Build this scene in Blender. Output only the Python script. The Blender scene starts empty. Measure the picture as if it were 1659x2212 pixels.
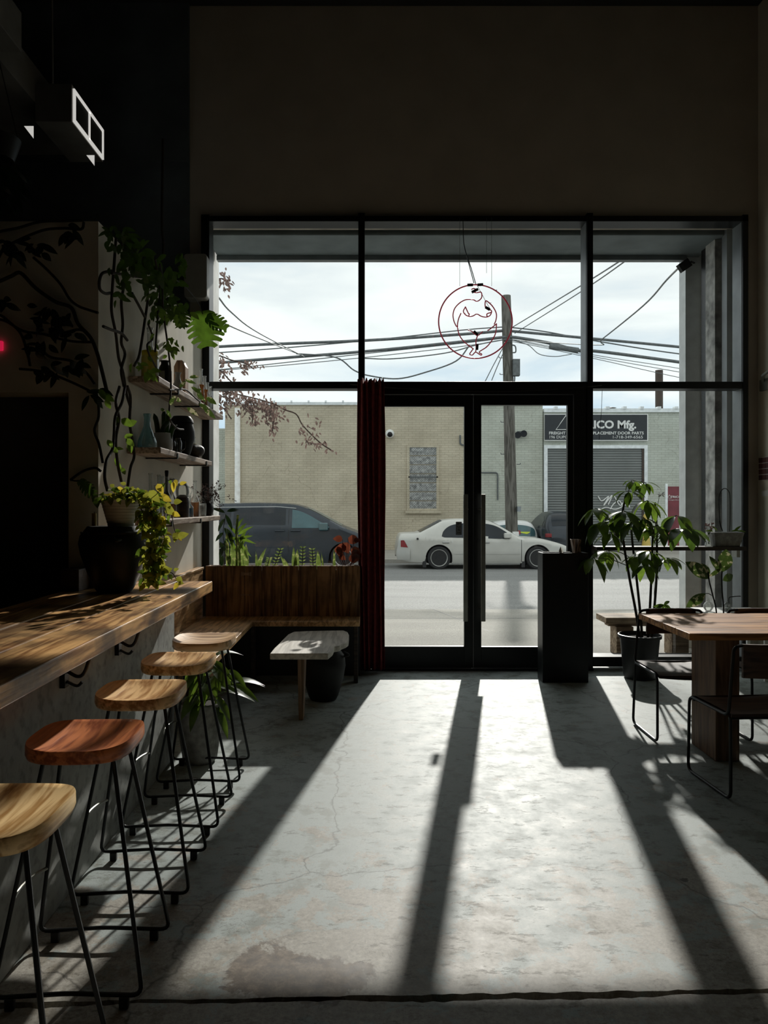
import bpy, bmesh, math, random
from mathutils import Vector, Matrix
R = random.Random(11)
PI = math.pi
SC = bpy.context.scene
COL = SC.collection
F, CX, CY, EYE = 1600.0, 795.0, 1090.0, 1.5      # focal length and vanishing point measured on the 1659x2212 frame

def P(px, py, Y):
    """photo measurement at a known depth -> metres"""
    return Vector(((px - CX) * Y / F, Y, EYE - (py - CY) * Y / F))
def fx(px, Y=6.70): return (px - CX) * Y / F
def fz(py, Y=6.70): return EYE - (py - CY) * Y / F

# ------------------------------------------------------------------ materials
MATS = {}
def _new(name):
    m = bpy.data.materials.new(name); m.use_nodes = True
    nt = m.node_tree
    return m, nt, nt.nodes['Principled BSDF'], nt.nodes['Material Output']
def N(nt, t, **kw):
    n = nt.nodes.new(t)
    for k, v in kw.items():
        if k.startswith('i_'):
            key = k[2:]
            n.inputs[int(key) if key.isdigit() else key.replace('_', ' ')].default_value = v
        else: setattr(n, k, v)
    return n
def L(nt, a, b): nt.links.new(a, b)
def rgb(c): return (c[0], c[1], c[2], 1.0)
def coords(nt, scale=(1, 1, 1), kind='Object', rot=(0, 0, 0)):
    tc = N(nt, 'ShaderNodeTexCoord'); mp = N(nt, 'ShaderNodeMapping')
    mp.inputs['Scale'].default_value = scale; mp.inputs['Rotation'].default_value = rot
    L(nt, tc.outputs[kind], mp.inputs['Vector'])
    return mp.outputs['Vector']
def ramp(nt, fac, stops):
    r = N(nt, 'ShaderNodeValToRGB'); e = r.color_ramp.elements
    e[0].position, e[0].color = stops[0][0], rgb(stops[0][1])
    e[1].position, e[1].color = stops[-1][0], rgb(stops[-1][1])
    for p, c in stops[1:-1]:
        x = e.new(p); x.color = rgb(c)
    L(nt, fac, r.inputs['Fac']); return r.outputs['Color']
def mixc(nt, fac, a, b, mode='MIX'):
    m = N(nt, 'ShaderNodeMix', data_type='RGBA', blend_type=mode)
    for sock, v in ((m.inputs[0], fac), (m.inputs[6], a), (m.inputs[7], b)):
        if hasattr(v, 'links') or hasattr(v, 'is_output'): L(nt, v, sock)
        else: sock.default_value = rgb(v) if isinstance(v, (tuple, list)) else v
    return m.outputs[2]
def bump(nt, b, h, strength=.3, dist=.01):
    n = N(nt, 'ShaderNodeBump'); n.inputs['Strength'].default_value = strength
    n.inputs['Distance'].default_value = dist
    L(nt, h, n.inputs['Height']); L(nt, n.outputs['Normal'], b.inputs['Normal'])
def plain(name, c, rough=.5, metal=0, var=.25, scale=12, bmp=0, spec=.5, emit=0):
    m, nt, b, o = _new(name)
    v = coords(nt)
    nz = N(nt, 'ShaderNodeTexNoise'); nz.inputs['Scale'].default_value = scale; nz.inputs['Detail'].default_value = 5
    L(nt, v, nz.inputs['Vector'])
    d = tuple(x * (1 - var) for x in c); u = tuple(min(1, x * (1 + var)) for x in c)
    L(nt, ramp(nt, nz.outputs['Fac'], [(.3, d), (.7, u)]), b.inputs['Base Color'])
    b.inputs['Roughness'].default_value = rough; b.inputs['Metallic'].default_value = metal
    b.inputs['Specular IOR Level'].default_value = spec
    if bmp: bump(nt, b, nz.outputs['Fac'], bmp, .01)
    if emit:
        b.inputs['Emission Color'].default_value = rgb(c); b.inputs['Emission Strength'].default_value = emit
    MATS[name] = m; return m
def wood(name, c0, c1, axis='Y', rough=.45, scale=1.0, spec=.5, dark=.0, boards=0):
    m, nt, b, o = _new(name)
    st = {'X': (1.2, 14, 14), 'Y': (14, 1.2, 14), 'Z': (14, 14, 1.2)}[axis]
    v = coords(nt, tuple(s * scale for s in st))
    n1 = N(nt, 'ShaderNodeTexNoise'); n1.inputs['Scale'].default_value = 1.2; n1.inputs['Detail'].default_value = 3; n1.inputs['Distortion'].default_value = .6
    L(nt, v, n1.inputs['Vector'])
    mm = N(nt, 'ShaderNodeMath', operation='MULTIPLY'); L(nt, n1.outputs['Fac'], mm.inputs[0]); mm.inputs[1].default_value = 26
    sn = N(nt, 'ShaderNodeMath', operation='SINE'); L(nt, mm.outputs[0], sn.inputs[0])
    n2 = N(nt, 'ShaderNodeTexNoise'); n2.inputs['Scale'].default_value = 5; n2.inputs['Detail'].default_value = 6
    L(nt, v, n2.inputs['Vector'])
    a = N(nt, 'ShaderNodeMath', operation='MULTIPLY_ADD'); L(nt, sn.outputs[0], a.inputs[0]); a.inputs[1].default_value = .16; L(nt, n2.outputs['Fac'], a.inputs[2])
    mid = tuple((x + y) / 2 for x, y in zip(c0, c1))
    col = ramp(nt, a.outputs[0], [(.30, c0), (.48, mid), (.66, c1)])
    if dark:   # large worn dark stains
        n3 = N(nt, 'ShaderNodeTexNoise'); n3.inputs['Scale'].default_value = 3.2; n3.inputs['Detail'].default_value = 7
        L(nt, coords(nt), n3.inputs['Vector'])
        k = ramp(nt, n3.outputs['Fac'], [(.47, (1, 1, 1)), (.62, (1 - dark,) * 3)])
        col = mixc(nt, 1.0, col, k, 'MULTIPLY')
    L(nt, col, b.inputs['Base Color']); b.inputs['Roughness'].default_value = rough
    b.inputs['Specular IOR Level'].default_value = spec
    bump(nt, b, a.outputs[0], .25, .004)
    MATS[name] = m; return m
def leafm(name, c, t, rough=.35, frac=.45, var=.3, edge=None):
    m, nt, b, o = _new(name)
    nz = N(nt, 'ShaderNodeTexNoise'); nz.inputs['Scale'].default_value = 18 if edge is None else 26; nz.inputs['Detail'].default_value = 3
    L(nt, coords(nt), nz.inputs['Vector'])
    lo = tuple(x * (1 - var) for x in c); hi = tuple(min(1, x * (1 + var)) for x in c)
    tl = tuple(x * (1 - var) for x in t); th = tuple(min(1, x * (1 + var)) for x in t)
    if edge is None:
        cc = ramp(nt, nz.outputs['Fac'], [(.3, lo), (.7, hi)]); tt = ramp(nt, nz.outputs['Fac'], [(.3, tl), (.7, th)])
    else:
        cc = ramp(nt, nz.outputs['Fac'], [(.3, lo), (.56, hi), (.58, edge)]); tt = ramp(nt, nz.outputs['Fac'], [(.3, tl), (.56, th), (.58, edge)])
    L(nt, cc, b.inputs['Base Color']); b.inputs['Roughness'].default_value = rough
    tr = N(nt, 'ShaderNodeBsdfTranslucent'); L(nt, tt, tr.inputs['Color'])
    mx = N(nt, 'ShaderNodeMixShader'); mx.inputs[0].default_value = frac
    L(nt, b.outputs[0], mx.inputs[1]); L(nt, tr.outputs[0], mx.inputs[2]); L(nt, mx.outputs[0], o.inputs['Surface'])
    MATS[name] = m; return m
def thin_glass(name, tint=(.96, .98, .97), ior=1.45, boost=0.0, haze=0.0):
    m, nt, b, o = _new(name); nt.nodes.remove(b)
    t = N(nt, 'ShaderNodeBsdfTransparent'); t.inputs['Color'].default_value = rgb(tint)
    g = N(nt, 'ShaderNodeBsdfGlossy'); g.inputs['Roughness'].default_value = .02; g.inputs['Color'].default_value = (1, 1, 1, 1)
    fr = N(nt, 'ShaderNodeFresnel'); fr.inputs['IOR'].default_value = ior
    ad = N(nt, 'ShaderNodeMath', operation='ADD', use_clamp=True); L(nt, fr.outputs[0], ad.inputs[0]); ad.inputs[1].default_value = boost
    mx = N(nt, 'ShaderNodeMixShader'); L(nt, ad.outputs[0], mx.inputs[0]); L(nt, t.outputs[0], mx.inputs[1]); L(nt, g.outputs[0], mx.inputs[2])
    out = mx.outputs[0]
    if haze:
        tl = N(nt, 'ShaderNodeBsdfTranslucent'); tl.inputs['Color'].default_value = rgb(tint)
        df = N(nt, 'ShaderNodeBsdfDiffuse'); df.inputs['Color'].default_value = rgb(tint)
        h1 = N(nt, 'ShaderNodeMixShader'); h1.inputs[0].default_value = .5; L(nt, tl.outputs[0], h1.inputs[1]); L(nt, df.outputs[0], h1.inputs[2])
        h2 = N(nt, 'ShaderNodeMixShader'); h2.inputs[0].default_value = haze; L(nt, out, h2.inputs[1]); L(nt, h1.outputs[0], h2.inputs[2]); out = h2.outputs[0]
    L(nt, out, o.inputs['Surface'])
    MATS[name] = m; return m

# ------------------------------------------------------------------ mesh builder
def smooth_path(pts, n=8):
    pts = [Vector(p) for p in pts]
    if len(pts) < 3: return pts
    q = [pts[0] * 2 - pts[1]] + pts + [pts[-1] * 2 - pts[-2]]
    out = []
    for i in range(1, len(q) - 2):
        a, b, c, d = q[i - 1], q[i], q[i + 1], q[i + 2]
        for k in range(n):
            t = k / n
            out.append(.5 * ((2 * b) + (c - a) * t + (2 * a - 5 * b + 4 * c - d) * t * t + (3 * b - a - 3 * c + d) * t ** 3))
    out.append(pts[-1]); return out
def round_path(pts, r, n=5, closed=False):
    """polyline with rounded corners"""
    pts = [Vector(p) for p in pts]; out = []; m = len(pts)
    for i, p in enumerate(pts):
        if not closed and i in (0, m - 1): out.append(p); continue
        a = pts[i - 1] - p; b = pts[(i + 1) % m] - p
        ra = min(r, a.length * .49, b.length * .49); s = p + a.normalized() * ra; e = p + b.normalized() * ra
        for k in range(n + 1):
            t = k / n
            out.append(s * (1 - t) ** 2 + p * 2 * t * (1 - t) + e * t * t)
    return out
class MB:
    def __init__(s): s.v = []; s.f = []
    def add(s, vs, fs):
        o = len(s.v); s.v += [Vector(v) for v in vs]; s.f += [tuple(i + o for i in f) for f in fs]; return s
    def box(s, x0, x1, y0, y1, z0, z1):
        x0, x1 = sorted((x0, x1)); y0, y1 = sorted((y0, y1)); z0, z1 = sorted((z0, z1))
        return s.add([(x0, y0, z0), (x1, y0, z0), (x1, y1, z0), (x0, y1, z0), (x0, y0, z1), (x1, y0, z1), (x1, y1, z1), (x0, y1, z1)],
                     [(3, 2, 1, 0), (4, 5, 6, 7), (0, 1, 5, 4), (1, 2, 6, 5), (2, 3, 7, 6), (3, 0, 4, 7)])
    def obox(s, c, half, rot):
        c = Vector(c); m = rot.to_3x3() if hasattr(rot, 'to_3x3') else rot
        hx, hy, hz = half
        vs = [c + m @ Vector((a * hx, b * hy, d * hz)) for d in (-1, 1) for a, b in ((-1, -1), (1, -1), (1, 1), (-1, 1))]
        return s.add(vs, [(3, 2, 1, 0), (4, 5, 6, 7), (0, 1, 5, 4), (1, 2, 6, 5), (2, 3, 7, 6), (3, 0, 4, 7)])
    def tube(s, pts, r, seg=8, closed=False):
        pts = [Vector(p) for p in pts]; n = len(pts)
        rr = r if isinstance(r, (list, tuple)) else [r] * n
        if len(rr) != n:
            rr = [rr[0] + (rr[-1] - rr[0]) * i / (n - 1) for i in range(n)]
        vs, fs = [], []; nrm = None
        for i, p in enumerate(pts):
            if closed: t = pts[(i + 1) % n] - pts[i - 1]
            else: t = pts[min(i + 1, n - 1)] - pts[max(i - 1, 0)]
            if t.length < 1e-9: t = Vector((0, 0, 1))
            t.normalize()
            if nrm is None:
                nrm = t.orthogonal().normalized()
            nrm = nrm - t * nrm.dot(t)
            nrm = nrm.normalized() if nrm.length > 1e-6 else t.orthogonal().normalized()
            bn = t.cross(nrm)
            for k in range(seg):
                a = 2 * PI * k / seg
                vs.append(p + (nrm * math.cos(a) + bn * math.sin(a)) * rr[i])
        m = n if closed else n - 1
        for i in range(m):
            for k in range(seg):
                a, b = i * seg + k, i * seg + (k + 1) % seg
                j = ((i + 1) % n) * seg
                fs.append((a, b, j + (k + 1) % seg, j + k))
        if not closed:
            fs.append(tuple(reversed(range(seg)))); fs.append(tuple((n - 1) * seg + k for k in range(seg)))
        return s.add(vs, fs)
    def lathe(s, prof, c=(0, 0, 0), seg=24, axis='Z'):
        c = Vector(c); vs, fs = [], []; n = len(prof)
        for (r, h) in prof:
            r = max(r, 1e-4)
            for k in range(seg):
                a = 2 * PI * k / seg; x, y = r * math.cos(a), r * math.sin(a)
                vs.append(c + (Vector((x, y, h)) if axis == 'Z' else Vector((x, h, y)) if axis == 'Y' else Vector((h, x, y))))
        for i in range(n - 1):
            for k in range(seg):
                q = (i * seg + k, i * seg + (k + 1) % seg, (i + 1) * seg + (k + 1) % seg, (i + 1) * seg + k)
                fs.append(q if axis != 'Y' else q[::-1])
        if prof[0][0] > 1e-3:
            b = tuple(range(seg)); fs.append(b[::-1] if axis != 'Y' else b)
        if prof[-1][0] > 1e-3:
            b = tuple((n - 1) * seg + k for k in range(seg)); fs.append(b if axis != 'Y' else b[::-1])
        return s.add(vs, fs)
    def prism(s, poly, y0, y1):
        """polygon in x,z extruded along y"""
        n = len(poly)
        vs = [(x, y0, z) for x, z in poly] + [(x, y1, z) for x, z in poly]
        fs = [tuple(range(n)), tuple(reversed(range(n, 2 * n)))] + [(i, i + n, (i + 1) % n + n, (i + 1) % n) for i in range(n)]
        return s.add(vs, fs)
    def slab(s, poly, z0, z1):
        """polygon in x,y extruded along z"""
        n = len(poly)
        vs = [(x, y, z0) for x, y in poly] + [(x, y, z1) for x, y in poly]
        fs = [tuple(reversed(range(n))), tuple(range(n, 2 * n))] + [(i, (i + 1) % n, (i + 1) % n + n, i + n) for i in range(n)]
        return s.add(vs, fs)
    def grid(s, fn, nu, nv):
        vs = [fn(i / nu, j / nv) for i in range(nu + 1) for j in range(nv + 1)]
        fs = [(i * (nv + 1) + j, (i + 1) * (nv + 1) + j, (i + 1) * (nv + 1) + j + 1, i * (nv + 1) + j + 1) for i in range(nu) for j in range(nv)]
        return s.add(vs, fs)
    def leaf(s, base, d, nrm, ln, w, droop=.25, fold=.15, peak=.45, n=6):
        base = Vector(base); d = Vector(d).normalized(); nrm = Vector(nrm); nrm = (nrm - d * nrm.dot(d))
        nrm = nrm.normalized() if nrm.length > 1e-5 else d.orthogonal().normalized()
        sd = d.cross(nrm); vs = []; fs = []
        g = math.log(.5) / math.log(peak)
        for i in range(n + 1):
            t = i / n; c = base + d * ln * t - nrm * (droop * ln * t * t)
            hw = .5 * w * max(0.02, math.sin(PI * min(1, max(0, t)) ** g) ** .8 if 0 < t < 1 else 0.02)
            up = nrm * fold * hw
            vs += [c - sd * hw + up, c, c + sd * hw + up]
        for i in range(n):
            a = i * 3; b = a + 3
            fs += [(a, a + 1, b + 1, b), (a + 1, a + 2, b + 2, b + 1)]
        return s.add(vs, fs)
    def monstera(s, base, d, nrm, ln, w, droop=.2, lobes=6):
        base = Vector(base); d = Vector(d).normalized(); nrm = Vector(nrm); nrm = (nrm - d * nrm.dot(d)).normalized(); sd = d.cross(nrm)
        def pt(t, u):
            return base + d * ln * t + sd * u - nrm * (droop * ln * t * t + .5 * u * u / w)
        wm = lambda t: .5 * w * (max(0, math.sin(PI * (.10 + .88 * t))) ** .6)
        for sg in (-1, 1):
            for k in range(lobes):
                t0, t1 = k / lobes, (k + 1) / lobes; dt = t1 - t0; q = []
                for f, g, sw in ((0, 0, 0), (.48, 0, .02), (.70, .13, .05), (.92, .17, .09), (1.0, .34, .10)):
                    a, b = t0 + g * dt, t1 - g * dt
                    q += [pt(a + sw - (.10 * f if k == 0 else 0), sg * wm(t0 + .3 * dt) * f), pt(b + sw, sg * wm(t1 - .3 * dt) * f)]
                fs = [(0, 2, 3, 1), (2, 4, 5, 3), (4, 6, 7, 5), (6, 8, 9, 7)]
                s.add(q, fs if sg > 0 else [f[::-1] for f in fs])
        return s
    def build(s, name, mat, parent=None, smooth=False, bevel=0, origin=None, subs=0, angle=40):
        o = Vector((0, 0, 0))
        if parent is not None:
            q = parent
            while q is not None: o = o + q.location; q = q.parent
            if parent.get('_local'): o = Vector((0, 0, 0))
        if origin is not None: o = Vector(origin)
        me = bpy.data.meshes.new(name); me.from_pydata([v - o for v in s.v], [], s.f)
        if name == 'leaf':
            bm = bmesh.new(); bm.from_mesh(me); bmesh.ops.remove_doubles(bm, verts=bm.verts, dist=1e-5); bm.to_mesh(me); bm.free()
        me.materials.append(mat if not isinstance(mat, str) else MATS[mat])
        if smooth: me.polygons.foreach_set('use_smooth', [True] * len(me.polygons))
        me.update()
        if smooth and angle < 180:
            try: me.set_sharp_from_angle(angle=math.radians(angle))
            except Exception: pass
        ob = bpy.data.objects.new(name, me); COL.objects.link(ob)
        if parent is not None: ob.parent = parent
        else: ob.location = o
        if bevel:
            b = ob.modifiers.new('Bevel', 'BEVEL'); b.width = bevel; b.segments = 2; b.limit_method = 'ANGLE'
        if subs:
            b = ob.modifiers.new('Subdivision', 'SUBSURF'); b.levels = subs; b.render_levels = subs
        return ob

def thing(name, label, cat, loc=(0, 0, 0), group=None, rotz=0, local=False):
    o = bpy.data.objects.new(name, None); COL.objects.link(o); o.location = loc; o.rotation_euler = (0, 0, rotz)
    o.empty_display_size = .1
    o['label'] = label; o['category'] = cat
    if group: o['group'] = group
    if local: o['_local'] = 1
    return o
def tag(o, label, cat, group=None):
    o['label'] = label; o['category'] = cat
    if group: o['group'] = group
    return o
def base_of(mb):
    xs = [v.x for v in mb.v]; ys = [v.y for v in mb.v]; zs = [v.z for v in mb.v]
    return Vector(((min(xs) + max(xs)) / 2, (min(ys) + max(ys)) / 2, min(zs)))
def single(name, mb, mat, label, cat, group=None, **kw):
    return tag(mb.build(name, mat, origin=base_of(mb), **kw), label, cat, group)
def struct(name, mb=None, mat=None, parent=None, **kw):
    if mb is None:
        o = bpy.data.objects.new(name, None); COL.objects.link(o)
    else: o = mb.build(name, mat, parent, **kw)
    o['kind'] = 'structure'; return o
def dup(root, loc, rotz=None, label=None, group=None, mats=None):
    r = root.copy(); COL.objects.link(r); r.location = loc
    if rotz is not None: r.rotation_euler = (0, 0, rotz)
    if label: r['label'] = label
    if group: r['group'] = group
    for ch in list(root.children):
        c = ch.copy(); COL.objects.link(c); c.parent = r
        if mats and ch.name.split('.')[0] in mats:
            c.data = ch.data.copy(); c.data.materials[0] = mats[ch.name.split('.')[0]]
        for g in list(ch.children):
            d = g.copy(); COL.objects.link(d); d.parent = c
    return r
def text(name, s, x0, x1, z0, z1, y, mat, parent, bold=0.0, face=-1):
    """lettering as a flat mesh fitted into the box x0..x1, z0..z1 on the plane y, read from -y"""
    cu = bpy.data.curves.new(name, 'FONT'); cu.body = s; cu.size = 1; cu.offset = bold; cu.extrude = 0.0; cu.resolution_u = 3
    t = bpy.data.objects.new(name, cu); COL.objects.link(t)
    dg = bpy.context.evaluated_depsgraph_get(); dg.update()
    me0 = bpy.data.meshes.new_from_object(t.evaluated_get(dg))
    vs = [v.co.copy() for v in me0.vertices]; fs = [tuple(p.vertices) for p in me0.polygons]
    bpy.data.objects.remove(t); bpy.data.curves.remove(cu); bpy.data.meshes.remove(me0)
    ax, bx = min(v.x for v in vs), max(v.x for v in vs); ay, by = min(v.y for v in vs), max(v.y for v in vs)
    mb = MB().add([(x0 + (v.x - ax) / (bx - ax) * (x1 - x0), y, z0 + (v.y - ay) / (by - ay) * (z1 - z0)) for v in vs], fs)
    return mb.build(name, mat, parent)
def outline_frame(mb, x0, x1, z0, z1, w, y0, y1):
    mb.box(x0, x1, y0, y1, z0, z0 + w); mb.box(x0, x1, y0, y1, z1 - w, z1)
    mb.box(x0, x0 + w, y0, y1, z0 + w, z1 - w); mb.box(x1 - w, x1, y0, y1, z0 + w, z1 - w); return mb
# ================================================================== materials of the place
plain('black_steel', (.006, .007, .008), .38, .3, .2)
plain('grey_steel', (.22, .24, .25), .45, .2, .2, 5)
plain('dark_steel', (.012, .013, .015), .35, .6, .2)
plain('handle_steel', (.30, .30, .27), .35, .8, .15)
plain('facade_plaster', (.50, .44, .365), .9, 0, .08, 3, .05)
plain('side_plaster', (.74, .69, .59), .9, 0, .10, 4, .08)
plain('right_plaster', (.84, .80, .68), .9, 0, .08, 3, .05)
plain('near_black', (.11, .13, .145), .8, 0, .3, 2)
plain('ceiling_black', (.03, .03, .03), .9, 0, .3, 2)
plain('dark_room', (.06, .058, .054), .95, 0, .2, 1)
plain('reveal_white', (.92, .90, .84), .85, 0, .15, 6, .15)
plain('reveal_peeling', (.46, .46, .44), .9, 0, .55, 9, .4)
plain('reveal_grey', (.78, .81, .81), .6, 0, .12, 8)
plain('shutter_housing', (.17, .21, .225), .55, .1, .25, 3)
plain('lintel', (.5, .47, .41), .9, 0, .3, 4, .2)
plain('curtain_red', (.20, .022, .022), .85, 0, .35, 30)
plain('soil', (.03, .02, .014), .95, 0, .6, 60, .6)
plain('black_plastic', (.012, .012, .012), .45, 0, .2)
plain('pot_black', (.008, .007, .007), .45, 0, .3, 10, 0, .3)
plain('clay_black', (.012, .011, .010), .55, 0, .35, 8, .1, .28)
plain('stoneware_grey', (.42, .42, .40), .5, 0, .12, 8)
plain('white_ceramic', (.62, .60, .54), .5, 0, .1, 14)
plain('concrete_pot', (.30, .29, .27), .9, 0, .35, 25, .5)
plain('grey_plastic', (.34, .33, .29), .5, 0, .05)
plain('paper', (.75, .74, .70), .8, 0, .05)
plain('red_paint', (.17, .032, .042), .6, 0, .2, 5)
plain('white_paint', (.75, .75, .72), .6, 0, .05)
plain('wire_black', (.012, .012, .012), .5)
plain('cable_grey', (.12, .13, .13), .7)
plain('neon_tube', (.75, .06, .11), .3, 0, .1, 20, 0, .5, .10)  # faint glow stands in for daylight passing through the unlit tubes
plain('neon_dark', (.02, .015, .015), .5)
plain('duct_metal', (.24, .23, .21), .55, .2, .25, 4)
plain('vent_white_glow', (.85, .83, .78), .5, 0, .05, 5, 0, .5, .55)  # white that glows to look brightly lit, not a lamp
plain('vent_dark', (.03, .028, .022), .8)
plain('led_red', (1, .02, .10), .5, 0, 0, 1, 0, .5, .4)
plain('candle_wax', (.60, .44, .10), .5, 0, .08)
plain('tile_red', (.085, .022, .016), .45, 0, .4, 20)
plain('stem_brown', (.030, .022, .014), .8, 0, .4, 30, .4)
plain('stem_dark', (.014, .014, .010), .8, 0, .4, 30, .4)
plain('stem_green', (.06, .10, .025), .6, 0, .3, 30)
plain('pink_petal', (.42, .22, .20), .8, 0, .3, 20)
plain('dried_flower', (.15, .10, .095), .9, 0, .5, 40)
plain('sticker_dark', (.22, .24, .25), .5)
plain('sticker_grey', (.012, .012, .014), .5)
wood('counter_wood', (.38, .165, .046), (.95, .54, .21), 'Y', .36, .8, .5, .72)
wood('bench_wood', (.36, .19, .07), (.80, .50, .24), 'Y', .45, .8, .5, .4)
wood('bench_wood_x', (.10, .055, .024), (.27, .16, .08), 'X', .5, .8, .4, .4)
wood('planter_wood', (.12, .055, .022), (.34, .18, .078), 'Z', .6, .7, .3, .5)
wood('seat_oak', (.46, .21, .055), (.95, .60, .27), 'Y', .36, .9, .5)
wood('seat_golden', (.50, .26, .08), (.98, .68, .33), 'Y', .36, .9, .5)
wood('seat_brown', (.28, .065, .020), (.66, .215, .075), 'Y', .34, .9, .5)
wood('seat_ring', (.42, .22, .085), (.95, .64, .36), 'X', .42, .6, .5)
wood('slab_wood', (.46, .42, .36), (.70, .65, .57), 'Y', .5, .6, .4)
wood('leg_wood', (.13, .075, .04), (.28, .17, .10), 'Z', .55, .7)
wood('table_wood', (.26, .11, .038), (.62, .30, .105), 'X', .5, .7, .25, .2)
wood('table_leg_wood', (.10, .052, .026), (.22, .125, .07), 'Z', .55, .7)
wood('shelf_wood', (.20, .13, .09), (.52, .40, .31), 'Y', .55, .9, .4)
wood('chair_ply', (.045, .022, .013), (.11, .058, .034), 'X', .5, .7)
wood('street_bench_wood', (.22, .15, .095), (.50, .38, .26), 'X', .7, .6, .3, .5)
wood('pole_wood', (.07, .065, .055), (.17, .16, .14), 'Z', .9, .5, .2)
wood('dark_wood', (.02, .012, .008), (.055, .033, .02), 'X', .5, .8)
wood('block_wood', (.26, .14, .08), (.52, .33, .20), 'Z', .6, .8)
leafm('leaf_green', (.040, .070, .016), (.20, .32, .035), .38, .42)
leafm('leaf_dark', (.018, .034, .012), (.10, .18, .022), .35, .36)
leafm('leaf_monstera', (.022, .045, .010), (.10, .19, .018), .35, .36)
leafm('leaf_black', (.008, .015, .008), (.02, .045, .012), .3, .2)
leafm('leaf_lime', (.16, .20, .03), (.46, .46, .06), .4, .45)
leafm('leaf_yellow', (.38, .30, .04), (.75, .58, .06), .4, .5)
leafm('leaf_variegated', (.03, .055, .016), (.08, .13, .025), .35, .35, .3, (.55, .50, .30))
leafm('leaf_striped', (.06, .10, .03), (.20, .27, .06), .4, .4, .3, (.46, .48, .18))
leafm('leaf_rust', (.09, .025, .015), (.22, .055, .028), .4, .4)
leafm('leaf_autumn', (.085, .060, .052), (.22, .15, .13), .7, .4, .4)
thin_glass('window_glass', (.97, .985, .98), 1.40)
thin_glass('bottle_clear', (.90, .92, .90), 1.7, .03, .10)
thin_glass('bottle_teal', (.50, .74, .76), 1.7, .05, .25)
thin_glass('bottle_smoke', (.30, .30, .28), 1.6, .05)
thin_glass('liquid_yellow', (.86, .74, .16), 1.2, 0, .45)
thin_glass('liquid_amber', (.62, .36, .18), 1.2, 0, .45)
thin_glass('liquid_blue', (.12, .42, .62), 1.2, 0, .45)
thin_glass('liquid_olive', (.66, .62, .34), 1.2, 0, .45)

# --- concrete of the bar front
def concrete(name, c, rough=.75):
    m, nt, b, o = _new(name)
    v = coords(nt)
    n1 = N(nt, 'ShaderNodeTexNoise'); n1.inputs['Scale'].default_value = 2.2; n1.inputs['Detail'].default_value = 9; n1.inputs['Roughness'].default_value = .65
    L(nt, v, n1.inputs['Vector'])
    n2 = N(nt, 'ShaderNodeTexNoise'); n2.inputs['Scale'].default_value = 22; n2.inputs['Detail'].default_value = 8; L(nt, v, n2.inputs['Vector'])
    a = ramp(nt, n1.outputs['Fac'], [(.3, tuple(x * .6 for x in c)), (.7, tuple(x * 1.35 for x in c))])
    k = ramp(nt, n2.outputs['Fac'], [(.32, (.55, .55, .55)), (.5, (1, 1, 1))])
    L(nt, mixc(nt, .8, a, k, 'MULTIPLY'), b.inputs['Base Color']); b.inputs['Roughness'].default_value = rough
    bump(nt, b, n2.outputs['Fac'], .25, .006)
    MATS[name] = m
concrete('bar_concrete', (.33, .335, .315))

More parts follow.
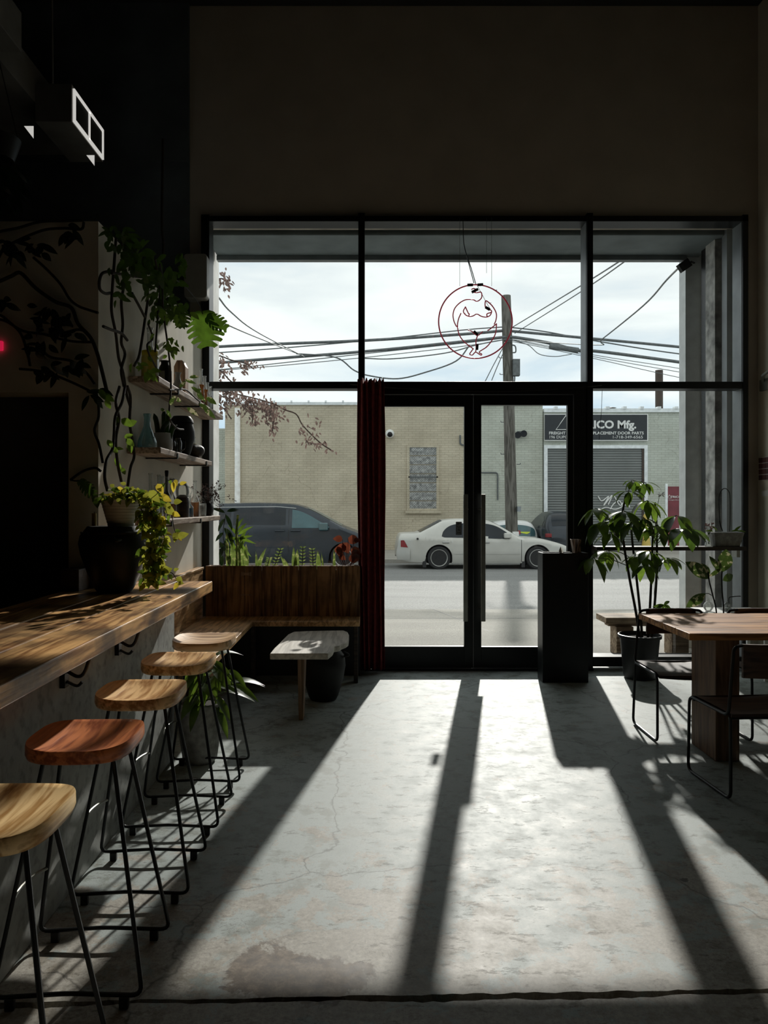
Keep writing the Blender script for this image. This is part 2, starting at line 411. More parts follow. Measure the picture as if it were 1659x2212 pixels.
# --- painted, worn concrete floor
def floor_material():
    m, nt, b, o = _new('floor_concrete')
    v = coords(nt)
    def nz(s, d=8, r=.6, dist=0):
        n = N(nt, 'ShaderNodeTexNoise'); n.inputs['Scale'].default_value = s; n.inputs['Detail'].default_value = d
        n.inputs['Roughness'].default_value = r; n.inputs['Distortion'].default_value = dist
        L(nt, v, n.inputs['Vector']); return n.outputs['Fac']
    big = nz(1.1, 6, .6, .4); mid = nz(7, 10, .68); fine = nz(60, 10, .7); chip = nz(5.5, 12, .72, .3)
    paint = ramp(nt, mid, [(.3, (.300, .352, .342)), (.7, (.415, .452, .436))])
    bare = ramp(nt, fine, [(.3, (.24, .22, .185)), (.65, (.47, .44, .385))])
    # worn patch: towards the joint at the front and scattered
    tc = N(nt, 'ShaderNodeTexCoord'); sx = N(nt, 'ShaderNodeSeparateXYZ'); L(nt, tc.outputs['Object'], sx.inputs[0])
    gy = N(nt, 'ShaderNodeMapRange'); gy.inputs[1].default_value = 3.6; gy.inputs[2].default_value = 2.2; gy.inputs[3].default_value = -.06; gy.inputs[4].default_value = .13
    L(nt, sx.outputs['Y'], gy.inputs[0])
    ad = N(nt, 'ShaderNodeMath', operation='ADD'); L(nt, chip, ad.inputs[0]); L(nt, gy.outputs[0], ad.inputs[1])
    ad2 = N(nt, 'ShaderNodeMath', operation='MULTIPLY_ADD'); L(nt, big, ad2.inputs[0]); ad2.inputs[1].default_value = .25; L(nt, ad.outputs[0], ad2.inputs[2])
    wm = ramp(nt, ad2.outputs[0], [(.66, (0, 0, 0)), (.70, (1, 1, 1))])
    # the bare brown patch left of the middle, by the joint
    def blob(cx, cy, rx, ry):
        a = N(nt, 'ShaderNodeMath', operation='SUBTRACT'); L(nt, sx.outputs['X'], a.inputs[0]); a.inputs[1].default_value = cx
        c = N(nt, 'ShaderNodeMath', operation='SUBTRACT'); L(nt, sx.outputs['Y'], c.inputs[0]); c.inputs[1].default_value = cy
        a2 = N(nt, 'ShaderNodeMath', operation='DIVIDE'); L(nt, a.outputs[0], a2.inputs[0]); a2.inputs[1].default_value = rx
        c2 = N(nt, 'ShaderNodeMath', operation='DIVIDE'); L(nt, c.outputs[0], c2.inputs[0]); c2.inputs[1].default_value = ry
        s1 = N(nt, 'ShaderNodeMath', operation='MULTIPLY'); L(nt, a2.outputs[0], s1.inputs[0]); L(nt, a2.outputs[0], s1.inputs[1])
        s2 = N(nt, 'ShaderNodeMath', operation='MULTIPLY_ADD'); L(nt, c2.outputs[0], s2.inputs[0]); L(nt, c2.outputs[0], s2.inputs[1]); L(nt, s1.outputs[0], s2.inputs[2])
        s3 = N(nt, 'ShaderNodeMath', operation='MULTIPLY_ADD'); L(nt, chip, s3.inputs[0]); s3.inputs[1].default_value = 3.2; L(nt, s2.outputs[0], s3.inputs[2])
        return ramp(nt, s3.outputs[0], [(.52, (1, 1, 1)), (.56, (0, 0, 0))]), s3.outputs[0]
    def blob2(cx, cy, rx, ry):
        col, raw = blob(cx, cy, rx, ry)
        mr = N(nt, 'ShaderNodeMapRange'); mr.inputs[1].default_value = 2.5; mr.inputs[2].default_value = 2.35; L(nt, raw, mr.inputs[0]); return mr.outputs[0]
    col = mixc(nt, wm, paint, bare)
    nb = nz(24, 10, .75)
    brown = ramp(nt, nb, [(.32, (.045, .029, .017)), (.5, (.13, .092, .058)), (.68, (.27, .21, .15))])
    col = mixc(nt, blob2(-.21, 2.39, .25, .21), col, brown)
    col = mixc(nt, blob2(-.02, 2.52, .34, .10), col, bare)
    # dark pits and scuffs
    vo = N(nt, 'ShaderNodeTexVoronoi'); vo.inputs['Scale'].default_value = 2.1; vo.inputs['Randomness'].default_value = 1; L(nt, v, vo.inputs['Vector'])
    wob = N(nt, 'ShaderNodeMath', operation='MULTIPLY_ADD'); L(nt, fine, wob.inputs[0]); wob.inputs[1].default_value = .07; L(nt, vo.outputs['Distance'], wob.inputs[2])
    pit = ramp(nt, wob.outputs[0], [(.068, (.22, .21, .19)), (.082, (1, 1, 1))])
    sc = N(nt, 'ShaderNodeTexNoise'); sc.inputs['Scale'].default_value = 1; sc.inputs['Detail'].default_value = 9; sc.inputs['Roughness'].default_value = .75
    L(nt, coords(nt, (9, 20, 9), rot=(0, 0, .2)), sc.inputs['Vector'])
    scuff = ramp(nt, sc.outputs['Fac'], [(.37, (.38, .35, .31)), (.43, (1, 1, 1))])
    blot = ramp(nt, mid, [(.40, (.58, .54, .47)), (.50, (1, 1, 1))])
    v2 = N(nt, 'ShaderNodeTexVoronoi'); v2.inputs['Scale'].default_value = 1.25; L(nt, coords(nt, (1, .8, 1)), v2.inputs['Vector'])
    w2 = N(nt, 'ShaderNodeMath', operation='MULTIPLY_ADD'); L(nt, mid, w2.inputs[0]); w2.inputs[1].default_value = .16; L(nt, v2.outputs['Distance'], w2.inputs[2])
    spots = ramp(nt, w2.outputs[0], [(.13, (.55, .50, .43)), (.155, (.74, .70, .64)), (.175, (1, 1, 1))])
    # thin squiggled scratches and fine grit
    sq = nz(13, 7, .62, .5)
    sa = N(nt, 'ShaderNodeMath', operation='SUBTRACT'); L(nt, sq, sa.inputs[0]); sa.inputs[1].default_value = .5
    sb2 = N(nt, 'ShaderNodeMath', operation='ABSOLUTE'); L(nt, sa.outputs[0], sb2.inputs[0])
    sm_ = ramp(nt, nz(3.1, 5, .6), [(.50, (.2, .2, .2)), (.58, (0, 0, 0))])
    sc2 = N(nt, 'ShaderNodeMath', operation='ADD'); L(nt, sb2.outputs[0], sc2.inputs[0]); L(nt, sm_, sc2.inputs[1])
    squig = ramp(nt, sc2.outputs[0], [(.005, (.42, .39, .35)), (.011, (1, 1, 1))])
    grit = ramp(nt, nz(170, 4, .7), [(.34, (.45, .43, .40)), (.44, (1, 1, 1))])
    # hairline cracks
    cr = N(nt, 'ShaderNodeTexVoronoi', feature='DISTANCE_TO_EDGE'); cr.inputs['Scale'].default_value = .55
    wv = N(nt, 'ShaderNodeVectorMath', operation='MULTIPLY_ADD'); nn = N(nt, 'ShaderNodeTexNoise'); nn.inputs['Scale'].default_value = 3; nn.inputs['Detail'].default_value = 8
    L(nt, v, nn.inputs['Vector']); L(nt, nn.outputs['Color'], wv.inputs[0]); wv.inputs[1].default_value = (.35, .35, .35); L(nt, v, wv.inputs[2]); L(nt, wv.outputs[0], cr.inputs['Vector'])
    crack = ramp(nt, cr.outputs['Distance'], [(.0015, (.25, .24, .22)), (.004, (1, 1, 1))])
    for k, f in ((pit, 1), (scuff, .8), (blot, .75), (crack, .8), (spots, .6), (squig, .75), (grit, .7)): col = mixc(nt, f, col, k, 'MULTIPLY')
    L(nt, col, b.inputs['Base Color'])
    L(nt, ramp(nt, mid, [(.3, (.46, .46, .46)), (.7, (.62, .62, .62))]), b.inputs['Roughness'])
    b.inputs['Specular IOR Level'].default_value = .32
    h = N(nt, 'ShaderNodeMath', operation='MULTIPLY_ADD'); L(nt, fine, h.inputs[0]); h.inputs[1].default_value = .5; L(nt, scuff, h.inputs[2])
    bump(nt, b, h.outputs[0], .16, .004)
    MATS['floor_concrete'] = m
floor_material()

# --- street surfaces
def street(name, c0, c1, scale, rough, seams=None):
    m, nt, b, o = _new(name); v = coords(nt)
    n1 = N(nt, 'ShaderNodeTexNoise'); n1.inputs['Scale'].default_value = scale; n1.inputs['Detail'].default_value = 8; n1.inputs['Roughness'].default_value = .8; L(nt, v, n1.inputs['Vector'])
    n2 = N(nt, 'ShaderNodeTexNoise'); n2.inputs['Scale'].default_value = .7; n2.inputs['Detail'].default_value = 5; L(nt, coords(nt, (.5, 2.5, 1)), n2.inputs['Vector'])
    col = mixc(nt, .6, ramp(nt, n1.outputs['Fac'], [(.33, c0), (.66, c1)]), ramp(nt, n2.outputs['Fac'], [(.3, (.62, .62, .62)), (.7, (1, 1, 1))]), 'MULTIPLY')
    L(nt, col, b.inputs['Base Color']); b.inputs['Roughness'].default_value = rough
    bump(nt, b, n1.outputs['Fac'], .6, .02)
    MATS[name] = m
street('asphalt', (.12, .12, .12), (.37, .37, .35), 34, .75)
street('sidewalk_concrete', (.30, .28, .245), (.46, .44, .39), 45, .8)

def brick_wall(name, c_left, c_right, split=None, soft=.25):
    m, nt, b, o = _new(name)
    v = coords(nt, (1, 1, 1), rot=(PI / 2, 0, 0))
    br = N(nt, 'ShaderNodeTexBrick'); br.inputs['Scale'].default_value = 1.0
    br.inputs['Brick Width'].default_value = .26; br.inputs['Row Height'].default_value = .083; br.inputs['Mortar Size'].default_value = .007
    br.inputs['Color1'].default_value = (1, 1, 1, 1); br.inputs['Color2'].default_value = (.90, .90, .90, 1); br.inputs['Mortar'].default_value = (.70, .69, .67, 1)
    L(nt, v, br.inputs['Vector'])
    n1 = N(nt, 'ShaderNodeTexNoise'); n1.inputs['Scale'].default_value = .8; n1.inputs['Detail'].default_value = 8; L(nt, coords(nt), n1.inputs['Vector'])
    st = ramp(nt, n1.outputs['Fac'], [(.3, (.78, .77, .75)), (.6, (1, 1, 1))])
    if split is not None:
        tc = N(nt, 'ShaderNodeTexCoord'); sx = N(nt, 'ShaderNodeSeparateXYZ'); L(nt, tc.outputs['Object'], sx.inputs[0])
        w = N(nt, 'ShaderNodeMath', operation='MULTIPLY_ADD'); L(nt, n1.outputs['Fac'], w.inputs[0]); w.inputs[1].default_value = .6; L(nt, sx.outputs['X'], w.inputs[2])
        mr = N(nt, 'ShaderNodeMapRange'); mr.inputs[1].default_value = split + .3 - soft; mr.inputs[2].default_value = split + .3 + soft; L(nt, w.outputs[0], mr.inputs[0])
        base = mixc(nt, mr.outputs[0], c_left, c_right)
    else: base = mixc(nt, 0.0, c_left, c_right)
    # cracks
    cr = N(nt, 'ShaderNodeTexVoronoi', feature='DISTANCE_TO_EDGE'); cr.inputs['Scale'].default_value = .28
    wv = N(nt, 'ShaderNodeVectorMath', operation='MULTIPLY_ADD'); nn = N(nt, 'ShaderNodeTexNoise'); nn.inputs['Scale'].default_value = 1.6; nn.inputs['Detail'].default_value = 8
    L(nt, coords(nt), nn.inputs['Vector']); L(nt, nn.outputs['Color'], wv.inputs[0]); wv.inputs[1].default_value = (.9, .9, .9); L(nt, coords(nt), wv.inputs[2]); L(nt, wv.outputs[0], cr.inputs['Vector'])
    crack = ramp(nt, cr.outputs['Distance'], [(.001, (.72, .70, .68)), (.004, (1, 1, 1))])
    col = mixc(nt, 1, base, br.outputs['Color'], 'MULTIPLY'); col = mixc(nt, 1, col, st, 'MULTIPLY'); col = mixc(nt, .8, col, crack, 'MULTIPLY')
    L(nt, col, b.inputs['Base Color']); b.inputs['Roughness'].default_value = .85
    bump(nt, b, br.outputs['Color'], .5, .012)
    MATS[name] = m
brick_wall('brick_beige', (.60, .53, .40), (.55, .57, .49), 4.15)
brick_wall('brick_green', (.56, .59, .52), (.56, .59, .52))
def corrugated(name, c, pitch=.09):
    m, nt, b, o = _new(name)
    v = coords(nt)
    w = N(nt, 'ShaderNodeTexWave', bands_direction='Z', wave_profile='SIN'); w.inputs['Scale'].default_value = .314 / pitch; L(nt, v, w.inputs['Vector'])
    n = N(nt, 'ShaderNodeTexNoise'); n.inputs['Scale'].default_value = 1.2; n.inputs['Detail'].default_value = 6; L(nt, v, n.inputs['Vector'])
    col = mixc(nt, .7, ramp(nt, w.outputs['Fac'], [(.1, tuple(x * .55 for x in c)), (.6, c)]), ramp(nt, n.outputs['Fac'], [(.3, (.7, .7, .7)), (.7, (1, 1, 1))]), 'MULTIPLY')
    L(nt, col, b.inputs['Base Color']); b.inputs['Roughness'].default_value = .6; b.inputs['Metallic'].default_value = .1
    bump(nt, b, w.outputs['Fac'], .6, .03); MATS[name] = m
corrugated('shutter_metal', (.23, .245, .235))

# ================================================================== the setting
YW = 6.76                                              # inner face of the street wall
XL, XR = -1.5, 3.56                                    # shelf wall and right wall
def jag(x0, x1, n, f, amp):
    return [(x0 + (x1 - x0) * i / n, f(x0 + (x1 - x0) * i / n) + R.uniform(-amp, amp)) for i in range(n + 1)]
jl = lambda x: 2.262 + .028 * x
fl = MB()
edge = jag(-1.2, 3.56, 150, jl, .004)
fl.slab([(-4.6, 6.9), (-4.6, 2.262 - .028 * 1.2)] + edge + [(3.56, 6.9)], -.16, 0)
edge2 = jag(-1.2, 3.56, 150, lambda x: jl(x) - .026 - .006 * math.sin(x * 3) - .004 * math.sin(x * 11), .005)
fl.slab([(-4.6, -3.0), (3.56, -3.0)] + edge2[::-1] + [(-4.6, 2.262 - .055)], -.16, 0)
fl.box(-4.6, 3.56, -3, 6.9, -.30, -.25)
struct('floor', fl, 'floor_concrete')
struct('ceiling', MB().box(-4.7, 3.8, -3.1, 6.9, 6.05, 6.2), 'ceiling_black')
# street wall: plaster around the window, near-black left of it
XB = fx(410, YW)
w = MB(); w.box(XB, XR + .2, YW, 6.95, fz(466), 6.06)
w.box(XB, fx(434), YW, 6.95, 0, fz(466)); w.box(fx(1617), XR + .2, YW, 6.95, 0, fz(466))
struct('wall_front', w, 'facade_plaster')
struct('trim_1', MB().box(-4.7, XB, YW - .01, 6.95, 0, 6.06), 'near_black')
struct('trim_2', MB().box(-4.7, XB, YW - .05, YW - .01, 4.62, 6.05), 'near_black')
struct('wall_right', MB().box(XR, XR + .2, -3, YW, 0, 6.06), 'right_plaster')
struct('wall_left', MB().box(-4.8, -4.6, -3, YW, 0, 6.06), 'dark_room')
struct('wall_back', MB().box(-4.8, XR + .2, -3.2, -3, 0, 6.06), 'dark_room')
# the low block with the kitchen doorway and the shelf wall
BT = P(213, 478, 4.12).z; DX = P(148, 0, 4.12).x; DZ = P(0, 848, 4.12).z
b = MB(); b.box(DX, XL, 4.12, 6.74, 0, BT); b.box(-4.6, DX, 4.12, 4.3, DZ, BT); b.box(-4.6, DX, 4.3, 6.74, BT - .12, BT)
struct('wall_side', b, 'side_plaster')
struct('doorway_shade', MB().box(-4.6, DX - .01, 4.45, 4.55, 0, DZ + .1), 'near_black')  # dark sheet standing in for the unlit passage behind the doorway

# --- window wall: black steel frames with real panes
YF0, YF1, YG = 6.70, 6.88, 6.80
zt, zb = fz(466), 0.0
def pane(x0, x1, z0, z1, parent, name='glass', y=YG):
    mb = MB().add([(x0, y, z0), (x1, y, z0), (x1, y, z1), (x0, y, z1)], [(0, 1, 2, 3)])
    o = mb.build(name, 'window_glass', parent); return o
win = struct('window_1')
fr = MB()
fr.box(fx(434), fx(452), YF0, YF1, 0, fz(463)); fr.box(fx(1605), fx(1617), YF0, YF1, 0, fz(463))
fr.box(fx(434), fx(1617), YF0, YF1, fz(478), fz(466))
fr.build('frame', 'black_steel', win, bevel=.003)
MB().box(fx(774), fx(788), YF0 - .004, YF1, 0, fz(460)).build('mullion', 'black_steel', win, bevel=.003)
MB().box(fx(1268), fx(1281), YF0 - .004, YF1, 0, fz(460)).build('mullion', 'black_steel', win, bevel=.003)
MB().box(fx(452), fx(1605), YF0 + .004, YF1 - .02, fz(839), fz(824)).build('transom', 'black_steel', win, bevel=.003)
fr = MB(); fr.box(fx(1281), fx(1605), YF0, YF1, fz(1440), fz(1419)); fr.box(fx(452), fx(774), YF0 + .05, YF1, 0, .10)
fr.build('sill', 'black_steel', win, bevel=.003)
for a, c in ((452, 774), (788, 1268), (1281, 1605)): pane(fx(a), fx(c), fz(824), fz(478), win)
pane(fx(452), fx(774), .1, fz(839), win); pane(fx(1281), fx(1605), fz(1419), fz(839), win)
# inward side returns of the frame, coloured grey for the light falling on them
g = MB(); g.box(fx(1605) - .003, fx(1605), YF0 + .02, YF1 + .01, .1, fz(478)); g.box(fx(1268) - .003, fx(1268), YF0 + .02, YF1 + .01, fz(824), fz(478))
g.build('side_return', 'grey_steel', win)

dr = struct('door_3')                                   # fixed frame round both leaves
f = MB(); f.box(fx(788), fx(1268), YF0 + .01, YF1, fz(851), fz(839)); f.box(fx(1241), fx(1268), YF0 + .01, YF1, 0, fz(851)); f.box(fx(788), fx(801), YF0 + .01, YF1, 0, fz(851))
f.build('frame', 'black_steel', dr, bevel=.003)
MB().box(fx(788), fx(1281), YF0 - .02, YF1, -.005, .014).build('threshold', 'dark_steel', dr)
def leaf_door(name, x0, x1, g0, g1, gt, gb, hx, side):
    d = struct(name)
    f = MB(); y0, y1 = 6.73, 6.78
    zt, zb = fz(852), .016
    f.box(x0, g0, y0, y1, zb, zt); f.box(g1, x1, y0, y1, zb, zt); f.box(g0, g1, y0, y1, gt, zt); f.box(g0, g1, y0, y1, zb, gb)
    if side > 0: f.box(x1 - .002, x1 + .0105, y0 - .004, y0 + .02, zb, zt)
    f.build('frame', 'black_steel', d, bevel=.003)
    pane(g0, g1, gb, gt, d, y=6.755)
    h = MB().box(hx - .020, hx + .020, 6.625, 6.645, fz(1340), fz(1068)).build('handle', 'handle_steel', d, bevel=.004)
    s = MB()
    for py in (1100, 1312):
        s.tube([(hx, 6.64, fz(py)), (hx, 6.66, fz(py)), (hx + side * .03, 6.735, fz(py))], .009, 10)
    s.build('standoff', 'handle_steel', h)
    MB().lathe([(.0, 6.722), (.016, 6.722), (.016, 6.73)], (x1 - .045 if side > 0 else x0 + .045, 0, fz(1168)), 16, 'Y').build('lock', 'dark_steel', d)
    return d
dl = leaf_door('door_1', fx(802), fx(1021), fx(826), fx(1004), fz(877), fz(1398), fx(1006, 6.63), 1)
leaf_door('door_2', fx(1024), fx(1240), fx(1041), fx(1228), fz(874), fz(1399), fx(1044, 6.63), -1)
sg = MB().box(fx(986), fx(999), 6.744, 6.750, fz(1156), fz(1127)).build('push_sign', 'sticker_grey', dl, bevel=.003)
MB().box(fx(987.3), fx(997.7), 6.7435, 6.745, fz(1154.6), fz(1128.4)).build('sign_field', 'sticker_dark', sg)
for k, ch in enumerate('PUSH'):
    text('letter', ch, fx(989.6), fx(995.4), fz(1134.3 + 6.35 * k), fz(1129.8 + 6.35 * k), 6.7428, 'sticker_grey', sg, .02)

# --- outside reveal of this building, lintel and rolling shutter housing
rv = MB(); rv.box(-2.6, -1.60, 6.95, 7.95, -.05, 6.3); struct('wall_outside_left', rv, 'reveal_white')
rv = MB(); rv.box(3.50, 4.6, 6.95, 7.95, -.05, 6.3); struct('wall_outside_right', rv, 'reveal_white')
struct('trim_4', MB().box(3.40, 3.50, 7.26, 7.46, -.02, 4.2), 'reveal_peeling')
struct('trim_5', MB().box(3.44, 3.50, 7.10, 7.20, -.02, 4.2), 'grey_steel')
struct('trim_6', MB().box(3.335, 3.56, 7.78, 7.94, 0, 4.2), 'reveal_grey')
struct('trim_7', MB().box(3.42, 3.50, 7.50, 7.60, -.02, 4.2), 'black_steel')
struct('wall_outside_top', MB().box(-1.6, 3.5, 6.95, 7.95, 4.525, 6.3), 'lintel')
struct('trim_8', MB().box(-1.6, 3.5, 6.95, 7.12, 4.14, 4.52), 'lintel')
hs = thing('shutter_housing', 'dark grey rolled shutter housing above the shop window outside', 'shutter housing', (.95, 7.5, 4.06))
bx = MB().box(-1.58, 3.48, 7.15, 7.85, 4.10, 4.52); bx.build('casing', 'shutter_housing', hs, bevel=.01)
MB().box(-1.58, 3.33, 7.72, 7.80, 4.05, 4.10).build('bottom_bar', 'grey_steel', hs, bevel=.004)
MB().box(-1.58, 3.48, 7.13, 7.15, 4.42, 4.46).build('bead', 'reveal_grey', hs)

# --- street
sw = MB(); sw.add([(-40, 6.9, .0), (45, 6.9, .0), (45, 7.9, .0), (-40, 7.9, .0), (-40, 10.9, -.04), (45, 10.9, -.04), (45, 10.92, -.2), (-40, 10.92, -.2)],
                  [(0, 1, 2, 3), (3, 2, 5, 4), (4, 5, 6, 7)])
struct('sidewalk_near', sw, 'sidewalk_concrete')
struct('road', MB().add([(-40, 10.88, -.16), (45, 10.88, -.16), (45, 21.9, -.23), (-40, 21.9, -.23)], [(0, 1, 2, 3)]), 'asphalt')
struct('sidewalk_far', MB().add([(-40, 21.86, -.23), (45, 21.86, -.23), (45, 21.9, -.12), (-40, 21.9, -.12), (45, 26.6, -.12), (-40, 26.6, -.12)], [(0, 1, 2, 3), (3, 2, 4, 5)]), 'sidewalk_concrete')
sm = MB()
for (x0, y0), (x1, y1) in (((.95, 10.9), (1.75, 7.6)), ((-3, 9.9), (6, 9.98)), ((3.9, 10.9), (3.5, 8.0)), ((-1.6, 10.9), (-1.2, 8.0))):
    d = Vector((x1 - x0, y1 - y0, 0)); n = Vector((-d.y, d.x, 0)).normalized() * .008
    zz = lambda y: .0025 - .04 * max(0, (y - 7.9)) / 3.0
    sm.add([(x0 + n.x, y0 + n.y, zz(y0)), (x0 - n.x, y0 - n.y, zz(y0)), (x1 - n.x, y1 - n.y, zz(y1)), (x1 + n.x, y1 + n.y, zz(y1))], [(0, 1, 2, 3)])
struct('sidewalk_joint', sm, 'cable_grey')
# ================================================================== bar counter
ct = thing('bar_counter', 'long worn wooden bar counter on a grey concrete base along the left', 'bar counter', (-1.2, 2.4, 0))
CZ = 1.042
wt = MB()
wt.slab([(-.930, -.6), (-.930, 4.43), (-1.136, 4.45), (-1.136, -.6)], CZ - .062, CZ)
wt.slab([(-1.141, -.6), (-1.141, 4.45), (-1.345, 4.45), (-1.345, -.6)], CZ - .062, CZ - .001)
wt.slab([(-1.350, -.6), (-1.350, 4.45), (XL + .004, 4.45), (XL + .004, 4.115), (-1.62, 4.115), (-1.62, -.6)], CZ - .062, CZ)
wt.build('worktop', 'counter_wood', ct, bevel=.005)
MB().box(-1.48, -1.15, -.6, 4.40, 0, CZ - .062).build('base', 'bar_concrete', ct, bevel=.006)
def hook(y, lab):
    h = MB(); h.box(-1.155, -1.13, y - .02, y + .02, .815, .90)
    h.tube(smooth_path([(-1.13, y, .875), (-1.09, y, .855), (-1.065, y, .87), (-1.045, y, .925)]), .007, 8)
    h.tube(smooth_path([(-1.13, y, .835), (-1.10, y + .02, .815), (-1.08, y + .02, .83)]), .006, 8)
    return single('bag_hook', h, 'black_steel', lab, 'hook', 'hooks under the bar counter')
hook(P(130, 0, 2.78).y, 'black bag hook under the counter edge, behind the brown stool seat')
hook(P(283, 0, 3.38).y, 'black bag hook under the counter edge, farther from the camera')

# ================================================================== bar stools
def seat_mb():
    mb = MB(); A, B, n, S, NR = .161, .168, 3.4, 44, 9
    def out(k):
        t = 2 * PI * k / S; c, s = math.cos(t), math.sin(t)
        return A * abs(c) ** (2 / n) * (1 if c >= 0 else -1), B * abs(s) ** (2 / n) * (1 if s >= 0 else -1)
    def top(r, x, y):
        # saddle: hollow in the middle, raised rim, front and back a little lower than the flanks
        return .745 + .022 * r ** 2.4 + .006 * abs(x / A) ** 2 - .004 * (y / B) ** 2
    vs = [(0, 0, top(0, 0, 0))]; fs = []
    for j in range(1, NR + 1):
        r = j / NR
        for k in range(S):
            x, y = out(k); vs.append((x * r, y * r, top(r, x * r, y * r)))
    rings = [(1.012, -.006), (1.015, -.030), (.985, -.044), (.93, -.050)]
    for q, dz in rings:
        for k in range(S):
            x, y = out(k); vs.append((x * q, y * q, .769 + dz))
    tot = NR + len(rings)
    for k in range(S): fs.append((0, 1 + k, 1 + (k + 1) % S))
    for j in range(tot - 1):
        for k in range(S):
            a, b2 = 1 + j * S + k, 1 + j * S + (k + 1) % S
            fs.append((a, a + S, b2 + S, b2))
    fs.append(tuple(1 + (tot - 1) * S + k for k in range(S)))
    return mb.add(vs, fs)
def make_stool(y, seatmat, label):
    t = thing('bar_stool', label, 'stool', (0, 0, 0), 'bar stools along the counter', local=True)
    seat_mb().build('seat', seatmat, t, smooth=True, angle=60)
    for sg in (-1, 1):
        yb, yt = sg * .172, sg * .075
        pts = [(-.105, yt, .722), (-.222, yb, .036), (0, yb, .046), (.222, yb, .036), (.105, yt, .722)]
        MB().tube(round_path(pts, .035, 5), .0068, 8).build('leg_frame', 'black_steel', t, smooth=True)
        for sx in (-1, 1):
            MB().box(sx * .168 - .014, sx * .168 + .014, yb - .009, yb + .009, 0, .036).build('foot', 'black_plastic', t, bevel=.003)
    fz0 = .27; q = (.722 - fz0) / .686; xx = -.105 - .117 * q; yy = .075 + .097 * q
    MB().tube(smooth_path([(xx, -yy, fz0), (xx - .018, -yy * .6, fz0 + .004), (xx - .028, 0, fz0 + .006), (xx - .018, yy * .6, fz0 + .004), (xx, yy, fz0)], 5), .006, 8).build('footrest', 'handle_steel', t, smooth=True)
    p = MB().box(-.115, .115, -.085, .085, .716, .7205); p.build('seat_plate', 'black_steel', t)
    t.location = (-.900, y, 0); return t
make_stool(1.79, 'seat_golden', 'nearest bar stool, golden oak saddle seat cut by the left edge')
st = [(2.375, 'seat_brown', 'bar stool with the dark reddish brown saddle seat'),
      (2.955, 'seat_oak', 'oak seated bar stool just beyond the reddish brown one'),
      (3.535, 'seat_oak', 'oak seated bar stool whose seat hides the potted plant behind'),
      (4.085, 'seat_ring', 'farthest bar stool, swirling grain on its seat, beside the corner bench')]
first = [o for o in COL.objects if o.name == 'bar_stool'][0]
for y, m, lab in st:
    dup(first, (-.900, y, 0), R.uniform(-.03, .03), lab, mats={'seat': MATS[m]})

# ================================================================== corner bench, panelling and planter
bn = thing('corner_bench', 'low L shaped wooden bench running round the window corner', 'bench', (-1.2, 5.8, 0))
MB().slab([(-1.44, 4.64), (-.966, 4.64), (-.966, 6.18), (-.07, 6.18), (-.07, 6.485), (-1.44, 6.485)], .482, .522).build('seat', 'bench_wood', bn, bevel=.004)
MB().box(-1.0, -.972, 4.67, 4.76, 0, .482).build('leg', 'leg_wood', bn, bevel=.003)
MB().box(-.12, -.085, 6.22, 6.30, 0, .482).build('leg', 'dark_wood', bn, bevel=.003)  # dark wood on these legs deepens the shade under the seat
MB().box(-.98, -.95, 6.2, 6.28, 0, .482).build('leg', 'dark_wood', bn, bevel=.003)
MB().box(-1.485, -1.445, 4.455, 6.48, .0, .935).build('backrest', 'bench_wood', bn, bevel=.004)
MB().box(-1.495, -1.435, 4.455, 6.48, .936, .955).build('rail', 'bench_wood', bn, bevel=.003)
pl = thing('window_planter', 'dark plank planter box under the left window', 'planter', (-.7, 6.6, 0))
fp = MB(); xs = [-1.425, -1.24, -1.08, -.93, -.76, -.61, -.45, -.28, -.07]
for a, c in zip(xs[:-1], xs[1:]): fp.box(a + .0015, c - .0015, 6.49, 6.515, .485, .962)
fp.build('front_panel', 'planter_wood', pl, bevel=.003)
MB().box(-1.425, -.07, 6.495, 6.512, 0, .483).build('lower_front_shade', 'black_plastic', pl)  # lower front coloured black for the shade under the bench
MB().box(-1.425, -.07, 6.66, 6.68, 0, .955).build('back_panel', 'planter_wood', pl)
for x in (-1.425, -.09): MB().box(x, x + .02, 6.517, 6.658, 0, .955).build('side_panel', 'planter_wood', pl)
MB().box(-1.402, -.093, 6.518, 6.657, .80, .925).build('soil', 'soil', pl)
for py in (1240, 1285):
    c = P(532, py, 6.488); h = .018 if py < 1260 else .007
    MB().prism([(c.x - .045, c.z - h), (c.x, c.z - h * .5), (c.x + .045, c.z - h), (c.x + .045, c.z + h), (c.x, c.z + h * .5), (c.x - .045, c.z + h)], 6.484, 6.4895).build('inlay', 'leg_wood', pl)

# ================================================================== live edge low table on a leg and a jar
lt = thing('live_edge_bench', 'pale live edge slab bench with one board leg', 'bench', (-.42, 5.6, 0))
poly = [(-.677, 5.108), (-.672, 5.3), (-.660, 5.45), (-.648, 5.65), (-.632, 5.874), (-.60, 5.99), (-.48, 6.02), (-.358, 6.035), (-.2, 6.05), (-.165, 5.98), (-.150, 5.85),
        (-.148, 5.6), (-.165, 5.52), (-.198, 5.45), (-.205, 5.40), (-.245, 5.36), (-.250, 5.24), (-.275, 5.11)]
MB().slab(poly, .430, .473).build('seat', 'slab_wood', lt, bevel=.006)
MB().add([(-.482, 5.15, 0), (-.452, 5.15, 0), (-.440, 5.14, .43), (-.490, 5.14, .43), (-.482, 5.27, 0), (-.452, 5.27, 0), (-.440, 5.30, .43), (-.490, 5.30, .43)],
         [(0, 1, 2, 3), (7, 6, 5, 4), (1, 5, 6, 2), (4, 0, 3, 7), (3, 2, 6, 7), (4, 5, 1, 0)]).build('leg', 'leg_wood', lt, bevel=.003)
jr = thing('clay_jar', 'black clay jar standing under the live edge slab', 'jar', (-.345, 5.72, 0))
